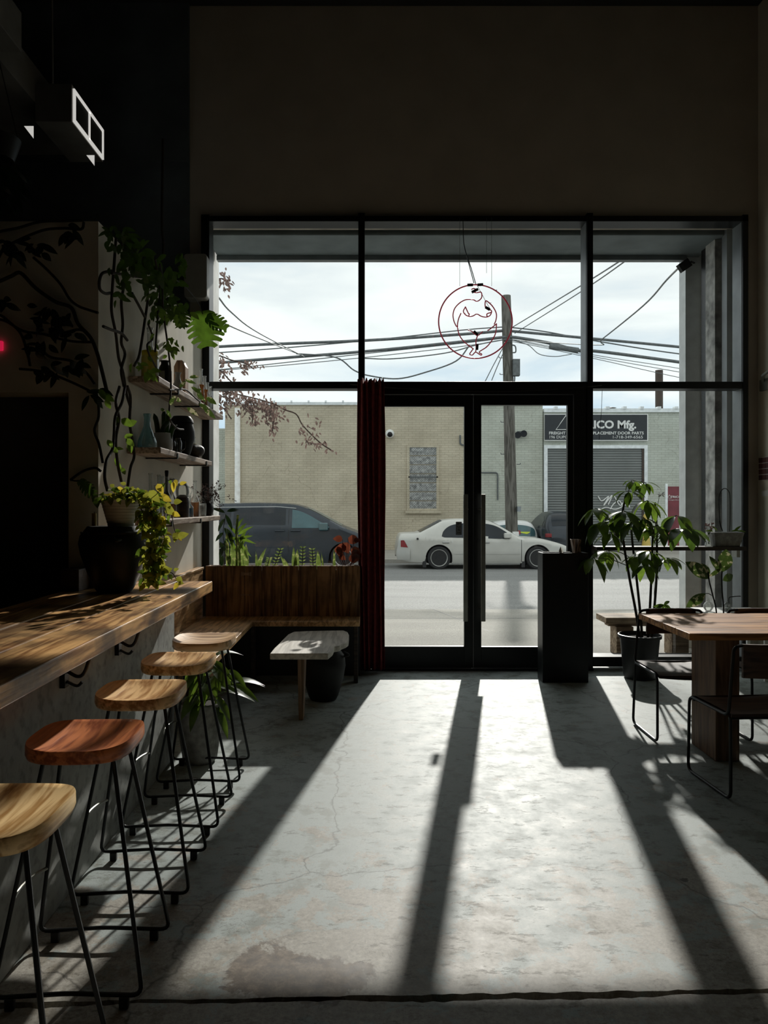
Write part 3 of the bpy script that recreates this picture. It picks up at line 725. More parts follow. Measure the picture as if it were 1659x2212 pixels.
MB().lathe([(.10, 0), (.115, .03), (.155, .16), (.172, .26), (.165, .33), (.125, .385), (.12, .40), (.135, .41), (.135, .425), (.10, .428)], (-.345, 5.72, 0), 32).build('body', 'clay_black', jr, smooth=True)
for sx in (-1, 1):
    MB().tube(smooth_path([(-.345 + sx * .16, 5.69, .335), (-.345 + sx * .195, 5.69, .345), (-.345 + sx * .16, 5.69, .365)]), .010, 8).build('handle', 'clay_black', jr, smooth=True)

# ================================================================== right hand table and chairs
tb = thing('dining_table', 'long wooden dining table with slab legs at the right', 'table', (2.63, 4.64, 0))
tp = MB()
for k, (a, c) in enumerate(((4.24, 4.435), (4.438, 4.635), (4.638, 4.835), (4.838, 5.035))): tp.box(1.84, 3.42, a, c, .722, .762)
tp.build('tabletop', 'table_wood', tb, bevel=.003)
for x in (2.03, 3.18): MB().box(x, x + .14, 4.325, 4.65, 0, .722).build('leg', 'table_leg_wood', tb, bevel=.004)

def make_chair(label, loc, rz, flare, bh=.782):
    t = thing('sled_chair', label, 'chair', (0, 0, 0), 'sled base chairs at the dining table', local=True)
    for sx in (-1, 1):
        w, tw = sx * .245, sx * flare
        pts = [(tw * .70, -.188, bh), (tw, -.188, bh - .005), (w, -.19, .425), (w, .205, .425), (w * 1.01, .215, .010), (w * 1.01, -.215, .010), (w * .97, -.195, .415)]
        MB().tube(round_path(pts, .045, 5), .0085, 8).build('side_frame', 'black_steel', t, smooth=True)
    s = MB()
    def sf(u, v):
        x = (u - .5) * .47; y = -.20 + v * .41
        return (x, y, .437 - .012 * math.sin(PI * u) + (.0 if v < .9 else -.012 * ((v - .9) / .1) ** 2))
    s.grid(sf, 12, 8); s.grid(lambda u, v: tuple(c - (.018 if i == 2 else 0) for i, c in enumerate(sf(1 - u, v))), 12, 8)
    s.box(-.235, .235, -.2, -.195, .419, .435); s.box(-.235, .235, .205, .21, .407, .424)
    s.build('seat', 'chair_ply', t, smooth=True, angle=35)
    k = MB(); hw = flare - .045
    def bf(u, v):
        x = (u - .5) * 2 * hw; z = bh - .165 + v * .172
        return (x, -.196 - .03 * (1 - (2 * u - 1) ** 2), z)
    k.grid(bf, 14, 6); k.grid(lambda u, v: (bf(1 - u, v)[0], bf(1 - u, v)[1] + .016, bf(1 - u, v)[2]), 14, 6)
    bm = [(0, 0), (1, 0), (1, 1), (0, 1)]
    for (u0, v0), (u1, v1) in zip(bm, bm[1:] + bm[:1]):
        k.grid(lambda u, v: (lambda p: (p[0], p[1] + .016 * v, p[2]))(bf(u0 + (u1 - u0) * u, v0 + (v1 - v0) * u)), 14, 1)
    k.build('backrest', 'chair_ply', t, smooth=True, angle=35)
    for yy in (-.19, .17): MB().tube([(-.243, yy, .412), (.243, yy, .412)], .007, 8).build('cross_rod', 'black_steel', t)
    t.location = loc; t.rotation_euler = (0, 0, rz); return t
ca = make_chair('sled chair on the window side of the table, next to the potted tree', (2.065, 4.865, 0), PI, .212)
dup(ca, (2.67, 4.87, 0), PI - .02, 'sled chair on the window side of the table, nearer the right wall')
make_chair('near sled chair, dark backrest towards the camera, at the right edge', (2.065, 3.975, 0), .07, .215)

# ================================================================== menu stand by the door
ms = thing('menu_stand', 'tall black box stand beside the glass door', 'stand', (1.66, 6.32, 0))
b = MB(); x0, x1, y0, y1, zt = 1.47, 1.855, 6.235, 6.42, 1.092
b.box(x0, x1, y0, y0 + .012, 0, zt); b.box(x0, x1, y1 - .012, y1, 0, zt); b.box(x0, x0 + .012, y0 + .012, y1 - .012, 0, zt); b.box(x1 - .012, x1, y0 + .012, y1 - .012, 0, zt)
b.build('case', 'black_steel', ms, bevel=.002)
MB().box(x0 + .012, x1 - .012, y0 + .012, y1 - .012, .01, 1.0).build('shelf', 'black_steel', ms)
mn = MB()
for k in range(7):
    mn.obox((1.775 + .014 * (k % 4) - .02, 6.30 + .02 * (k // 4), 1.10), (.004, .03, .105), Matrix.Rotation(R.uniform(-.22, .25), 3, 'Y'))
single('menu_holder', mn, 'leg_wood', 'bundle of brown wooden menus sticking out of the black stand', 'menus')
nk = MB(); c = P(1212, 1187, 6.27)
nk.add([(c.x - .012, c.y, 1.05), (c.x + .018, c.y, 1.05), (c.x + .020, c.y + .01, 1.118), (c.x, c.y + .015, 1.145), (c.x - .016, c.y + .01, 1.11), (c.x, c.y + .03, 1.05)], [(0, 1, 2, 3, 4), (1, 5, 3, 2), (5, 0, 4, 3)])
single('paper_slip', nk, 'paper', 'small folded white paper in the black stand', 'paper')

# ================================================================== curtain and loose cable over the door
cu = MB()
def cf(u, v):
    z = fz(821, 6.62) * v + .03 * (1 - v)
    xl = fx(777 - 5 * v, 6.6); xr = fx(830 - 1.5 * v + 2 * math.sin(v * 3), 6.6)
    x = xl + (xr - xl) * u
    return (x + .006 * math.sin(v * 7 + u * 9), 6.60 + .034 * math.sin(u * 2 * PI * 4.5 + .5 * math.sin(v * 3)) + .01 * math.sin(v * 5), z + (.012 * math.sin(u * 40) if v > .99 else 0))
cu.grid(cf, 72, 26)
cr = cu.build('curtain', 'curtain_red', smooth=True, angle=180, origin=base_of(cu)); tag(cr, 'dark red curtain gathered at the left of the glass doors', 'curtain')
so = cr.modifiers.new('Solidify', 'SOLIDIFY'); so.thickness = .004
for k in range(5):
    rg = MB()
    c = P(781 + 11 * k, 822, 6.6)
    rg.tube([c + Vector((0, .016 * math.cos(a), .016 * math.sin(a) + .006)) for a in [2 * PI * i / 12 for i in range(12)]], .003, 6, closed=True)
    rg.build('curtain_ring', 'black_steel', cr)
cb = MB().tube(smooth_path([P(756, 830, 6.66), P(830, 836, 6.66), P(930, 843, 6.66), P(1060, 846, 6.66), P(1180, 842, 6.66), P(1281, 834, 6.66), P(1300, 832, 6.66)]), .0035, 6)
single('slack_cable', cb, 'wire_black', 'thin black cable drooping along the head of the doors', 'cable')
cb = MB().tube([P(1301, 842, 6.67), P(1299, 890, 6.67), P(1294, 950, 6.67)], .002, 6)
single('pull_cord', cb, 'wire_black', 'thin cord hanging down the right window from the transom', 'cord')

# ================================================================== neon sign
ns = thing('neon_sign', 'round unlit red neon sign of a stylised figure hanging in the window', 'neon sign', P(1027, 694, 6.52))
def nz(x, y, Y=6.52): return P(930 + x / 8.7316, 590 + y / 8.73, Y)
circ = [P(1027 + 79.5 * math.cos(2 * PI * k / 72), 694.5 + 79.5 * math.sin(2 * PI * k / 72), 6.52) for k in range(72)]
MB().tube(circ, .0062, 8, closed=True).build('ring_tube', 'neon_tube', ns, smooth=True)
strokes = [[(770, 310), (815, 290), (870, 318), (800, 352), (870, 368), (955, 362), (965, 455), (915, 515), (860, 528), (800, 500), (675, 500), (560, 555), (460, 660), (425, 780), (440, 900), (485, 998), (500, 998)],
           [(575, 755), (530, 860), (510, 960), (515, 1060), (550, 1180), (640, 1300), (795, 1420), (795, 1440), (740, 1520), (760, 1540), (795, 1540), (850, 1490), (920, 1530), (955, 1545), (965, 1525), (920, 1485), (1060, 1390), (1170, 1250), (1230, 1120), (1243, 965), (1230, 968), (1130, 1050), (1075, 1082)],
           [(655, 630), (715, 760), (730, 765), (722, 810)], [(655, 645), (620, 720), (660, 785), (730, 815), (800, 808), (875, 772), (960, 815), (1050, 828), (1120, 800), (1150, 740), (1145, 705), (1100, 680), (1035, 640), (1037, 525), (1100, 555), (1180, 640), (1240, 760), (1235, 880), (1200, 968)],
           [(1145, 740), (1065, 770), (1068, 820)],
           [(705, 1075), (780, 1098), (885, 1175), (985, 1100)], [(885, 1180), (858, 1280), (860, 1420), (848, 1492)]]
tubes = MB()
for s in strokes: tubes.tube(smooth_path([nz(*p) for p in s], 5), .0050, 8)
tubes.build('figure_tube', 'neon_tube', ns, smooth=True)
for a, c in (((695, 225), (800, 222)), ((885, 222), (990, 215)), ((780, 360), (895, 302)), ((1035, 640), (1120, 692)), ((815, 1095), (890, 1168)), ((882, 1340), (875, 1445))):
    MB().tube([nz(*a), nz(*c)], .0125, 10).build('electrode_sleeve', 'neon_dark', ns, smooth=True)
for x, y in ((405, 375), (1240, 325), (575, 540), (1130, 560), (350, 1370), (1400, 1320), (640, 760), (520, 1040), (1055, 1380)):
    a = nz(x, y); MB().tube([a, a + Vector((.004, .03, .012)), a + Vector((.012, .035, .012))], .003, 6).build('tube_support', 'neon_dark', ns)
hw = MB()
for q in ([P(1000, 478, 6.52), P(1003, 532, 6.52), P(1018, 580, 6.52), P(1028, 614, 6.52)], [P(1003, 532, 6.53), P(1014, 575, 6.53), P(1024, 612, 6.53)]): hw.tube(smooth_path(q), .0035, 6)
hw.tube([nz(885, 240), nz(1040, 530), nz(1120, 670)], .002, 6)
hw.build('lead', 'wire_black', ns)
for a, c in ((993, 618), (1062, 618), (1051, 590)): MB().tube([P(a, 470, 6.52), P(a, c, 6.52)], .0016, 6).build('suspension_wire', 'cable_grey', ns)

# ================================================================== fittings on the walls
ap = MB(); a, c = P(404, 652, 6.72), P(453, 557, 6.72)
poly = round_path([(a.x, 0, a.z), (c.x, 0, a.z), (c.x, 0, c.z), (a.x, 0, c.z)], .035, 5, closed=True)
ap.prism([(p.x, p.z) for p in poly], 6.60, 6.755)
single('wall_speaker', ap, 'grey_plastic', 'rounded grey box mounted on the wall beside the window top', 'speaker', bevel=.008)
wa = thing('wall_art', 'small dark red tile grid panel on the right wall', 'wall art', (XR - .015, 6.5, 1.72))
y1 = 3.545 * F / (1642 - CX); y0 = y1 - .36; z0 = EYE - (1038 - CY) * y1 / F; z1 = EYE - (989 - CY) * y1 / F
MB().box(XR - .025, XR - .001, y0, y1, z0, z1).build('panel', 'white_paint', wa)
tl = MB(); ny, nzc = 6, 4
for i in range(ny):
    for j in range(nzc):
        s = .012 if i % 2 else 0
        tl.box(XR - .031, XR - .026, y0 + (y1 - y0) * (i + .06) / ny, y0 + (y1 - y0) * (i + .94) / ny, z0 + (z1 - z0) * (j + .06) / nzc, z0 + (z1 - z0) * (j + .94) / nzc)
tl.build('tile', 'tile_red', wa)
cd = MB().box(XR - .012, XR - .001, y0 + .05, y1 - .02, 1.575, 1.625)
single('wall_card', cd, 'paper', 'white card on the right wall under the red tile panel', 'card')
br = MB(); br.box(XR - .03, XR - .001, 6.55, 6.68, 2.52, 2.62); br.tube([(XR - .03, 6.62, 2.60), (XR - .10, 6.50, 2.63), (XR - .12, 6.3, 2.66)], .012, 8)
single('wall_bracket', br, 'handle_steel', 'metal bracket with a short rod on the right wall', 'bracket')
ld = MB().box(P(-14, 0, 4.11).x, P(6, 0, 4.11).x, 4.10, 4.1205, P(0, 748, 4.0).z, P(0, 727, 4.0).z)
single('indicator_light', ld, 'led_red', 'small glowing red light on the wall at the left edge', 'light', bevel=.004)

# ================================================================== air duct high on the left
ad = thing('air_duct', 'boxy metal air duct with a white framed vent, high on the left', 'air duct', (-2.9, 4.5, 4.4))
MB().box(-3.4, -2.5, 2.0, 6.4, 4.52, 4.80).build('duct_body', 'duct_metal', ad, bevel=.004)
MB().box(-3.3, -2.30, 2.0, 4.92, 4.505, 4.765).build('sleeve', 'duct_metal', ad, bevel=.004)
MB().box(-2.5, -2.225, 5.56, 6.22, 4.375, 4.66).build('branch_box', 'duct_metal', ad, bevel=.003)
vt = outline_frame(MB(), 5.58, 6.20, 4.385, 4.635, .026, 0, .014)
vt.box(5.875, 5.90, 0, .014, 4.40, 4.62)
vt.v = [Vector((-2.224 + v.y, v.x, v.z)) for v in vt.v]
vf = vt.build('vent_frame', 'vent_white_glow', ad)
vb = MB().box(-2.224, -2.218, 5.60, 6.18, 4.40, 4.62).build('vent_grille', 'vent_dark', vf)
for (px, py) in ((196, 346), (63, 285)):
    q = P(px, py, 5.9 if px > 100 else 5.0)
    MB().add([q + Vector((-.035, 0, .04)), q + Vector((.03, 0, .04)), q + Vector((.03, 0, -.045))], [(0, 1, 2)]).build('lit_spot_glow', 'vent_white_glow', ad)  # glowing triangles stand in for sunlit bits of the duct
hr = MB().tube([P(112, -60, 5.2), P(114, 180, 5.2)], .006, 6)
single('hanger_rod', hr, 'duct_metal', 'thin vertical rod holding up the air duct', 'rod')

# ================================================================== wall shelves
def shelf(y0, y1, zt, xf, label, brackets, th=.040):
    t = thing('wall_shelf', label, 'shelf', ((XL + xf) / 2, (y0 + y1) / 2, zt - th), 'wooden wall shelves')
    MB().box(XL + .004, xf, y0, y1, zt - th, zt).build('board', 'shelf_wood', t, bevel=.005)
    for y in brackets:
        m = MB(); m.box(XL + .002, xf + .004, y - .012, y + .012, zt - th - .009, zt - th); m.box(xf + .0005, xf + .006, y - .012, y + .012, zt - th - .004, zt - .012)
        m.build('bracket', 'black_steel', t)
    return t
Z1, Z2, Z3 = 2.305, 1.857, 1.404
shelf(4.63, 6.69, Z1, -1.308, 'highest wooden wall shelf, holding the big yellow bottle', (5.1, 5.75))
shelf(4.60, 6.12, Z2, -1.288, 'middle wooden wall shelf, holding the cactus and clay jar', (5.0, 5.9))
shelf(4.60, 6.52, Z3, -1.300, 'lowest wooden wall shelf, just above the trailing pothos', (4.9, 5.75))
def at(px, Y, x=None): return ((px - CX) * Y / F if x is None else x, Y)
BG = 'bottles on the wall shelves'
def bottle(px, Y, z, h, r, glass, label, liquid=None, lh=.5, neck=.32, nr=.36, cap=None, x=None, lev=None):
    x_, y_ = at(px, Y, x)
    x_ = max(x_, XL + .012 + r)
    t = thing('bottle', label, 'bottle', (x_, y_, z), BG)
    sh = h * (1 - neck)
    prof = [(.0, z + .004), (r * .9, z), (r, z + r * .2), (r, z + sh * .72), (r * .86, z + sh * .86), (r * nr * 1.25, z + sh), (r * nr, z + sh + h * .06), (r * nr, z + h * .965), (r * nr * 1.25, z + h * .97), (r * nr * 1.25, z + h)]
    MB().lathe(prof, (x_, y_, 0), 18).build('glass', glass, t, smooth=True)
    if liquid: MB().lathe([(0, z + .006), (r * .93, z + .006), (r * .93, z + lh * h), (0, z + lh * h)], (x_, y_, 0), 18).build('liquid', liquid, t, smooth=True)
    if cap: MB().lathe([(r * nr * 1.1, z + h * .9), (r * nr * 1.4, z + h), (r * nr * 1.2, z + h * 1.03), (0, z + h * 1.03)], (x_, y_, 0), 12).build('stopper', cap, t, smooth=True)
    return t
# --- top shelf
bottle(324, 4.78, Z1, .335, .056, 'bottle_clear', 'big clear bottle of yellow liquid at the near end of the top shelf', 'liquid_yellow', .55, .42, .3)
t = bottle(356, 5.0, Z1, .165, .046, 'pot_black', 'squat black bottle with a grey label on the top shelf', None, .5, .2, .55)
MB().box(t.location.x - .022, t.location.x + .012, t.location.y - .0505, t.location.y - .0475, Z1 + .025, Z1 + .09).build('label', 'grey_plastic', t)
v = MB(); x_, y_ = at(384, 5.30)
v.lathe([(.0, Z1), (.03, Z1), (.034, Z1 + .05), (.02, Z1 + .09), (.016, Z1 + .12), (.026, Z1 + .14), (.022, Z1 + .141), (.012, Z1 + .12)], (x_, y_, 0), 18)
single('bud_vase', v, 'stoneware_grey', 'small grey flared vase on the top shelf', 'vase', smooth=True)
x_, y_ = at(409, 5.52, -1.385)
bk = MB().prism([(x_ - .05, Z1), (x_ + .035, Z1), (x_ + .035, Z1 + .215), (x_ + .012, Z1 + .262), (x_ - .028, Z1 + .262), (x_ - .05, Z1 + .215)], y_ - .05, y_ + .05)
single('wooden_block', bk, 'block_wood', 'tall brown wooden block with clipped top corners on the top shelf', 'wooden block', bevel=.004)
for px, Y, h, lq, lab in ((427, 5.83, .20, None, 'short clear bottle, first of the row at the window end of the top shelf'), (434, 5.95, .285, 'liquid_amber', 'tallest clear bottle in the row at the window end of the top shelf'),
                         (442, 6.08, .25, 'liquid_amber', 'clear bottle with amber liquid behind the tallest one on the top shelf'), (448, 6.22, .22, None, 'clear bottle second from the window on the top shelf'),
                         (454, 6.36, .21, None, 'clear bottle nearest the window on the top shelf')):
    bottle(px, Y, Z1, h, .027, 'bottle_clear', lab, lq, .55, .4, .45)
# --- middle shelf
x_, y_ = at(316, 4.78); x_ = -1.425
fk = MB().lathe([(0, Z2 + .004), (.05, Z2), (.062, Z2 + .02), (.060, Z2 + .05), (.038, Z2 + .11), (.022, Z2 + .15), (.020, Z2 + .20), (.026, Z2 + .228), (.024, Z2 + .229)], (x_, y_, 0), 22)
single('glass_vase', fk, 'bottle_teal', 'pale teal glass flask vase at the near end of the middle shelf', 'vase', smooth=True)
x_, y_ = -1.388, 5.02
bw = MB().lathe([(0, Z2), (.052, Z2), (.062, Z2 + .02), (.063, Z2 + .125), (.056, Z2 + .127), (.054, Z2 + .1), (0, Z2 + .098)], (x_, y_, 0), 26)
cp = thing('cactus', 'dark finger cactus in a grey bowl on the middle shelf', 'cactus', (x_, y_, Z2))
bw.build('pot', 'stoneware_grey', cp, smooth=True)
cc = MB()
for dx, dy, h, lean in ((-.03, -.01, .21, -.03), (.0, .02, .24, .0), (.02, .0, .23, .02), (.045, -.01, .13, .05), (-.01, -.03, .16, .06)):
    pts = smooth_path([(x_ + dx, y_ + dy, Z2 + .09), (x_ + dx + lean * .4, y_ + dy, Z2 + .09 + h * .5), (x_ + dx + lean, y_ + dy, Z2 + .05 + h)], 6)
    n = len(pts); cc.tube(pts, [.017 * (1 if i < n - 3 else (.8, .5, .1)[i - n + 3]) for i in range(n)], 10)
cc.build('stem', 'leaf_dark', cp, smooth=True)
for px, Y, h, lab in ((377, 5.17, .085, 'small smoky goblet between the cactus and the black jar'), (386, 5.26, .115, 'small smoky jug with a rounded handle beside the black jar')):
    x_, y_ = at(px, Y, -1.37 + (.02 if px > 380 else 0)); g = MB()
    g.lathe([(.022, Z2), (.024, Z2 + .003), (.006, Z2 + .01), (.006, Z2 + h * .45), (.026, Z2 + h * .6), (.029, Z2 + h * .8), (.024, Z2 + h)] if px < 380 else [(0, Z2), (.026, Z2), (.028, Z2 + h * .7), (.018, Z2 + h), (.016, Z2 + h)], (x_, y_, 0), 16)
    if px > 380: g.tube(smooth_path([(x_ + .022, y_, Z2 + h * .95), (x_ + .05, y_, Z2 + h * .8), (x_ + .05, y_, Z2 + h * .4), (x_ + .026, y_, Z2 + h * .2)]), .004, 6)
    single('glass_cup', g, 'bottle_smoke', lab, 'glass', smooth=True)
x_, y_ = -1.372, 5.46
cj = thing('lidded_jar', 'black clay jar with a wide collar on the middle shelf', 'jar', (x_, y_, Z2))
MB().lathe([(0, Z2), (.055, Z2), (.072, Z2 + .05), (.093, Z2 + .13), (.094, Z2 + .18), (.080, Z2 + .235), (.076, Z2 + .245)], (x_, y_, 0), 30).build('body', 'clay_black', cj, smooth=True)
MB().lathe([(.086, Z2 + .245), (.080, Z2 + .268), (.062, Z2 + .292), (.050, Z2 + .292), (.050, Z2 + .27)], (x_, y_, 0), 30).build('collar', 'clay_black', cj, smooth=True)
x_, y_ = -1.355, 5.78
lm = MB()
lm.grid(lambda u, v: (x_ + (.075 + .018 * math.sin(6.28 * u * 2 + 1)) * math.cos(6.28 * u) * math.sin(PI * v) * .85, y_ + .085 * math.sin(6.28 * u) * math.sin(PI * v), Z2 + .057 + .057 * -math.cos(PI * v) + .012 * math.sin(6.28 * u * 3) * math.sin(PI * v) ** 2), 24, 12)
single('driftwood', lm, 'dark_wood', 'dark knotty lump of wood on the middle shelf', 'wood', smooth=True)
for px, Y, h, lq, lab in ((431, 5.70, .215, 'liquid_olive', 'clear bottle with yellowish liquid behind the black jar on the middle shelf'), (440, 5.90, .19, None, 'slim clear bottle behind the wood lump on the middle shelf'), (449, 6.03, .19, 'liquid_olive', 'square shouldered bottle at the window end of the middle shelf')):
    bottle(px, Y, Z2, h, .024, 'bottle_clear', lab, lq, .72, .3, .5, x=-1.46 if px < 440 else -1.42)
# --- lowest shelf
for px, Y, h, r, gl, lq, lh, lab in ((325, 4.80, .30, .032, 'bottle_clear', None, .5, 'tall clear bottle nearest the camera on the lowest shelf'), (336, 4.93, .225, .028, 'bottle_clear', None, .5, 'short clear bottle behind the nearest one on the lowest shelf'),
                                 (343, 5.05, .30, .030, 'bottle_clear', None, .4, 'third bottle from the near end of the lowest shelf, clear and tall'), (350, 5.17, .295, .030, 'bottle_clear', None, .5, 'fourth bottle from the near end of the lowest shelf, clear glass'),
                                 (360, 5.28, .33, .030, 'bottle_smoke', None, .4, 'tall black sealed wine bottle on the lowest shelf'), (371, 5.40, .29, .036, 'bottle_clear', 'liquid_amber', .35, 'clear bottle with a wide rim right of the wine bottle, lowest shelf'),
                                 (409, 5.73, .165, .032, 'bottle_clear', 'liquid_blue', .42, 'short round bottle with blue content on the lowest shelf'), (421, 5.86, .285, .036, 'bottle_clear', 'liquid_amber', .40, 'tall slope shouldered bottle with amber drink on the lowest shelf')):
    bottle(px, Y, Z3, h, r, gl, lab, lq, lh, .42, .34, cap='pot_black' if px == 360 else None)
x_, y_ = at(394, 5.58)
dc = thing('decanter', 'brown swing necked decanter on the lowest shelf', 'decanter', (x_, y_, Z3))
MB().lathe([(0, Z3), (.050, Z3), (.052, Z3 + .11), (.045, Z3 + .15), (.020, Z3 + .17)], (x_, y_, 0), 22).build('base', 'dark_wood', dc, smooth=True)
MB().lathe([(.044, Z3 + .151), (.050, Z3 + .19), (.046, Z3 + .235), (.030, Z3 + .255), (.026, Z3 + .256)], (x_, y_, 0), 22).build('glass_top', 'bottle_clear', dc, smooth=True)
MB().tube(smooth_path([(x_ + .045, y_, Z3 + .23), (x_ + .075, y_, Z3 + .21), (x_ + .06, y_, Z3 + .17), (x_ + .05, y_, Z3 + .15)]), .005, 8).build('handle', 'bottle_clear', dc, smooth=True)
x_, y_ = at(437, 6.05)
single('glass_jar', MB().lathe([(0, Z3), (.030, Z3), (.034, Z3 + .08), (.032, Z3 + .10), (.034, Z3 + .105), (.031, Z3 + .106), (.03, Z3 + .09)], (x_, y_, 0), 18), 'bottle_clear', 'small empty glass jar beside the dried flowers on the lowest shelf', 'jar', smooth=True)

# ================================================================== things on the counter
JX, JY = -1.335, 3.90
ck = thing('storage_jar', 'large black clay jar standing on the bar counter', 'jar', (JX, JY, CZ))
MB().lathe([(.085, CZ), (.10, CZ + .02), (.135, CZ + .10), (.170, CZ + .20), (.180, CZ + .255), (.172, CZ + .295), (.158, CZ + .315), (.150, CZ + .325), (.135, CZ + .345), (.0, CZ + .345)], (JX, JY, 0), 40).build('body', 'pot_black', ck, smooth=True)
MB().tube([(JX + .164 * math.cos(a), JY + .164 * math.sin(a), CZ + .312) for a in [2 * PI * i / 36 for i in range(36)]], .006, 6, closed=True).build('collar_ring', 'pot_black', ck, smooth=True)
MB().tube(smooth_path([(JX + .05, JY - .160, CZ + .29), (JX + .06, JY - .185, CZ + .285), (JX + .075, JY - .185, CZ + .275), (JX + .085, JY - .155, CZ + .28)]), .008, 8).build('handle', 'pot_black', ck, smooth=True)
cn = thing('candle', 'yellow pillar candle standing on the big black jar', 'candle', (JX - .118, JY + .03, CZ + .345))
MB().lathe([(.0, CZ + .345), (.0125, CZ + .345), (.0125, CZ + .412), (.0, CZ + .412)], (JX - .118, JY + .03, 0), 16).build('body', 'candle_wax', cn, smooth=True)
MB().tube([(JX - .118, JY + .03, CZ + .412), (JX - .117, JY + .03, CZ + .420)], .0015, 6).build('wick', 'wire_black', cn)
bx = MB(); a = P(140, 1262, 3.95); bx.box(P(138, 0, 3.95).x, P(178, 0, 3.95).x, 3.90, 4.05, CZ, CZ + .115)
single('wooden_crate', bx, 'dark_wood', 'small dark wooden box on the counter left of the black jar', 'box', bevel=.004)
bx = MB().box(P(181, 0, 4.0).x, P(207, 0, 4.0).x, 4.075, 4.11, CZ, CZ + .16)
single('slate_board', bx, 'concrete_pot', 'upright grey slab leaning behind the black jar on the counter', 'slab', bevel=.003)

# ================================================================== by the right window
sh = thing('window_shelf', 'narrow dark shelf across the right hand window', 'shelf', (2.7, 6.62, 1.10))
MB().box(fx(1283, 6.6), fx(1603, 6.6), 6.52, 6.695, 1.095, 1.128).build('board', 'dark_wood', sh, bevel=.003)
for px in (1286, 1594): MB().box(fx(px, 6.6) - .01, fx(px, 6.6) + .02, 6.60, 6.698, 1.03, 1.095).build('bracket', 'handle_steel', sh)
x_ = fx(1531, 6.6); Z4 = 1.128
fv = thing('flower_vase', 'tiny clear vase of pink flowers on the window shelf', 'vase', (x_, 6.6, Z4))
MB().lathe([(0, Z4 + .002), (.034, Z4), (.036, Z4 + .01), (.017, Z4 + .075), (.012, Z4 + .09), (.016, Z4 + .108), (.015, Z4 + .109)], (x_, 6.6, 0), 18).build('glass', 'bottle_clear', fv, smooth=True)
sm = MB(); pt = MB()
for k in range(11):
    e = Vector((x_ + R.uniform(-.042, .05), 6.6 + R.uniform(-.03, .03), Z4 + R.uniform(.15, .215)))
    sm.tube([(x_ + R.uniform(-.006, .006), 6.6, Z4 + .02), (x_, 6.6, Z4 + .10), e], .0013, 5)
    for q in range(9): pt.leaf(e, (R.uniform(-1, 1), R.uniform(-1, 1), R.uniform(-.4, 1)), (R.uniform(-1, 1), R.uniform(-1, 1), R.uniform(-1, 1)), .018, .007, .2, .2, .5, 3)
sm.build('stem', 'stem_green', fv); pt.build('blossom', 'pink_petal', fv)
op = thing('orchid_planter', 'rough grey trough planter with a looped orchid stem on the window shelf', 'planter', (fx(1568, 6.6), 6.6, Z4))
tr = MB(); a0, a1, b0, b1 = fx(1536, 6.6), fx(1601, 6.6), fx(1542, 6.6), fx(1594, 6.6)
tr.add([(b0, 6.56, Z4), (b1, 6.56, Z4), (b1, 6.66, Z4), (b0, 6.66, Z4), (a0, 6.535, Z4 + .125), (a1, 6.535, Z4 + .125), (a1, 6.68, Z4 + .125), (a0, 6.68, Z4 + .125)], [(3, 2, 1, 0), (0, 1, 5, 4), (1, 2, 6, 5), (2, 3, 7, 6), (3, 0, 4, 7), (4, 5, 6, 7)])
tr.build('trough', 'concrete_pot', op, bevel=.006)
sm = MB()
sm.tube(smooth_path([P(1561, 1148, 6.6), P(1555, 1125, 6.6), P(1553, 1080, 6.6), P(1557, 1062, 6.6), P(1566, 1055, 6.6), P(1575, 1063, 6.6), P(1577, 1080, 6.6), P(1577, 1125, 6.6), P(1576, 1148, 6.6)]), .0035, 6)
sm.tube(smooth_path([P(1560, 1146, 6.6), P(1556, 1135, 6.6), P(1554, 1125, 6.6)]), .003, 6)
sm.build('stem', 'stem_dark', op)
lf = MB()
for px, py, an in ((1541, 1146, 2.5), (1550, 1146, 1.9), (1580, 1145, .7), (1593, 1147, .5), (1586, 1147, 1.3)):
    lf.leaf(P(px, 1148, 6.6), (math.cos(an), -.3, math.sin(an) * .5), (0, -1, 1), .07, .022, .5)
lf.build('foliage', 'leaf_green', op)
# side table tucked in behind the dining chairs
sd = thing('side_table', 'pale low side table in the window corner behind the dining table', 'side table', (3.1, 6.4, 0))
MB().box(2.87, 3.40, 6.25, 6.60, .555, .585).build('tabletop', 'white_paint', sd, bevel=.003)
for x in (2.89, 3.36):
    for y in (6.27, 6.56): MB().box(x, x + .025, y, y + .025, 0, .555).build('leg', 'white_paint', sd)
q = P(1530, 1308, 6.35)
ob = MB().lathe([(.0, .587), (.024, .590), (.040, .615), (.040, .640), (.026, .662), (.010, .668), (.008, .69), (.010, .70), (.009, .701)], (q.x, 6.35, 0), 20)
single('glass_orb', ob, 'bottle_clear', 'clear round glass bulb vase on the pale side table', 'vase', smooth=True)
q = P(1575, 1310, 6.38)
ob = MB().lathe([(.0, .587), (.020, .590), (.034, .61), (.034, .63), (.022, .65), (.009, .655), (.007, .67), (.008, .672)], (q.x - .02, 6.38, 0), 20)
single('glass_orb', ob, 'bottle_clear', 'smaller clear bulb vase under the black wire stand', 'vase', smooth=True)
ws = MB().tube(round_path([P(1575, 1325, 6.45), P(1574, 1290, 6.45), P(1590, 1288, 6.45), P(1600, 1288, 6.45)], .02), .004, 6); ws.box(P(1575, 0, 6.45).x - .03, P(1575, 0, 6.45).x + .03, 6.41, 6.49, .5855, .592)
single('wire_stand', ws, 'wire_black', 'bent black wire stand on the pale side table', 'stand')
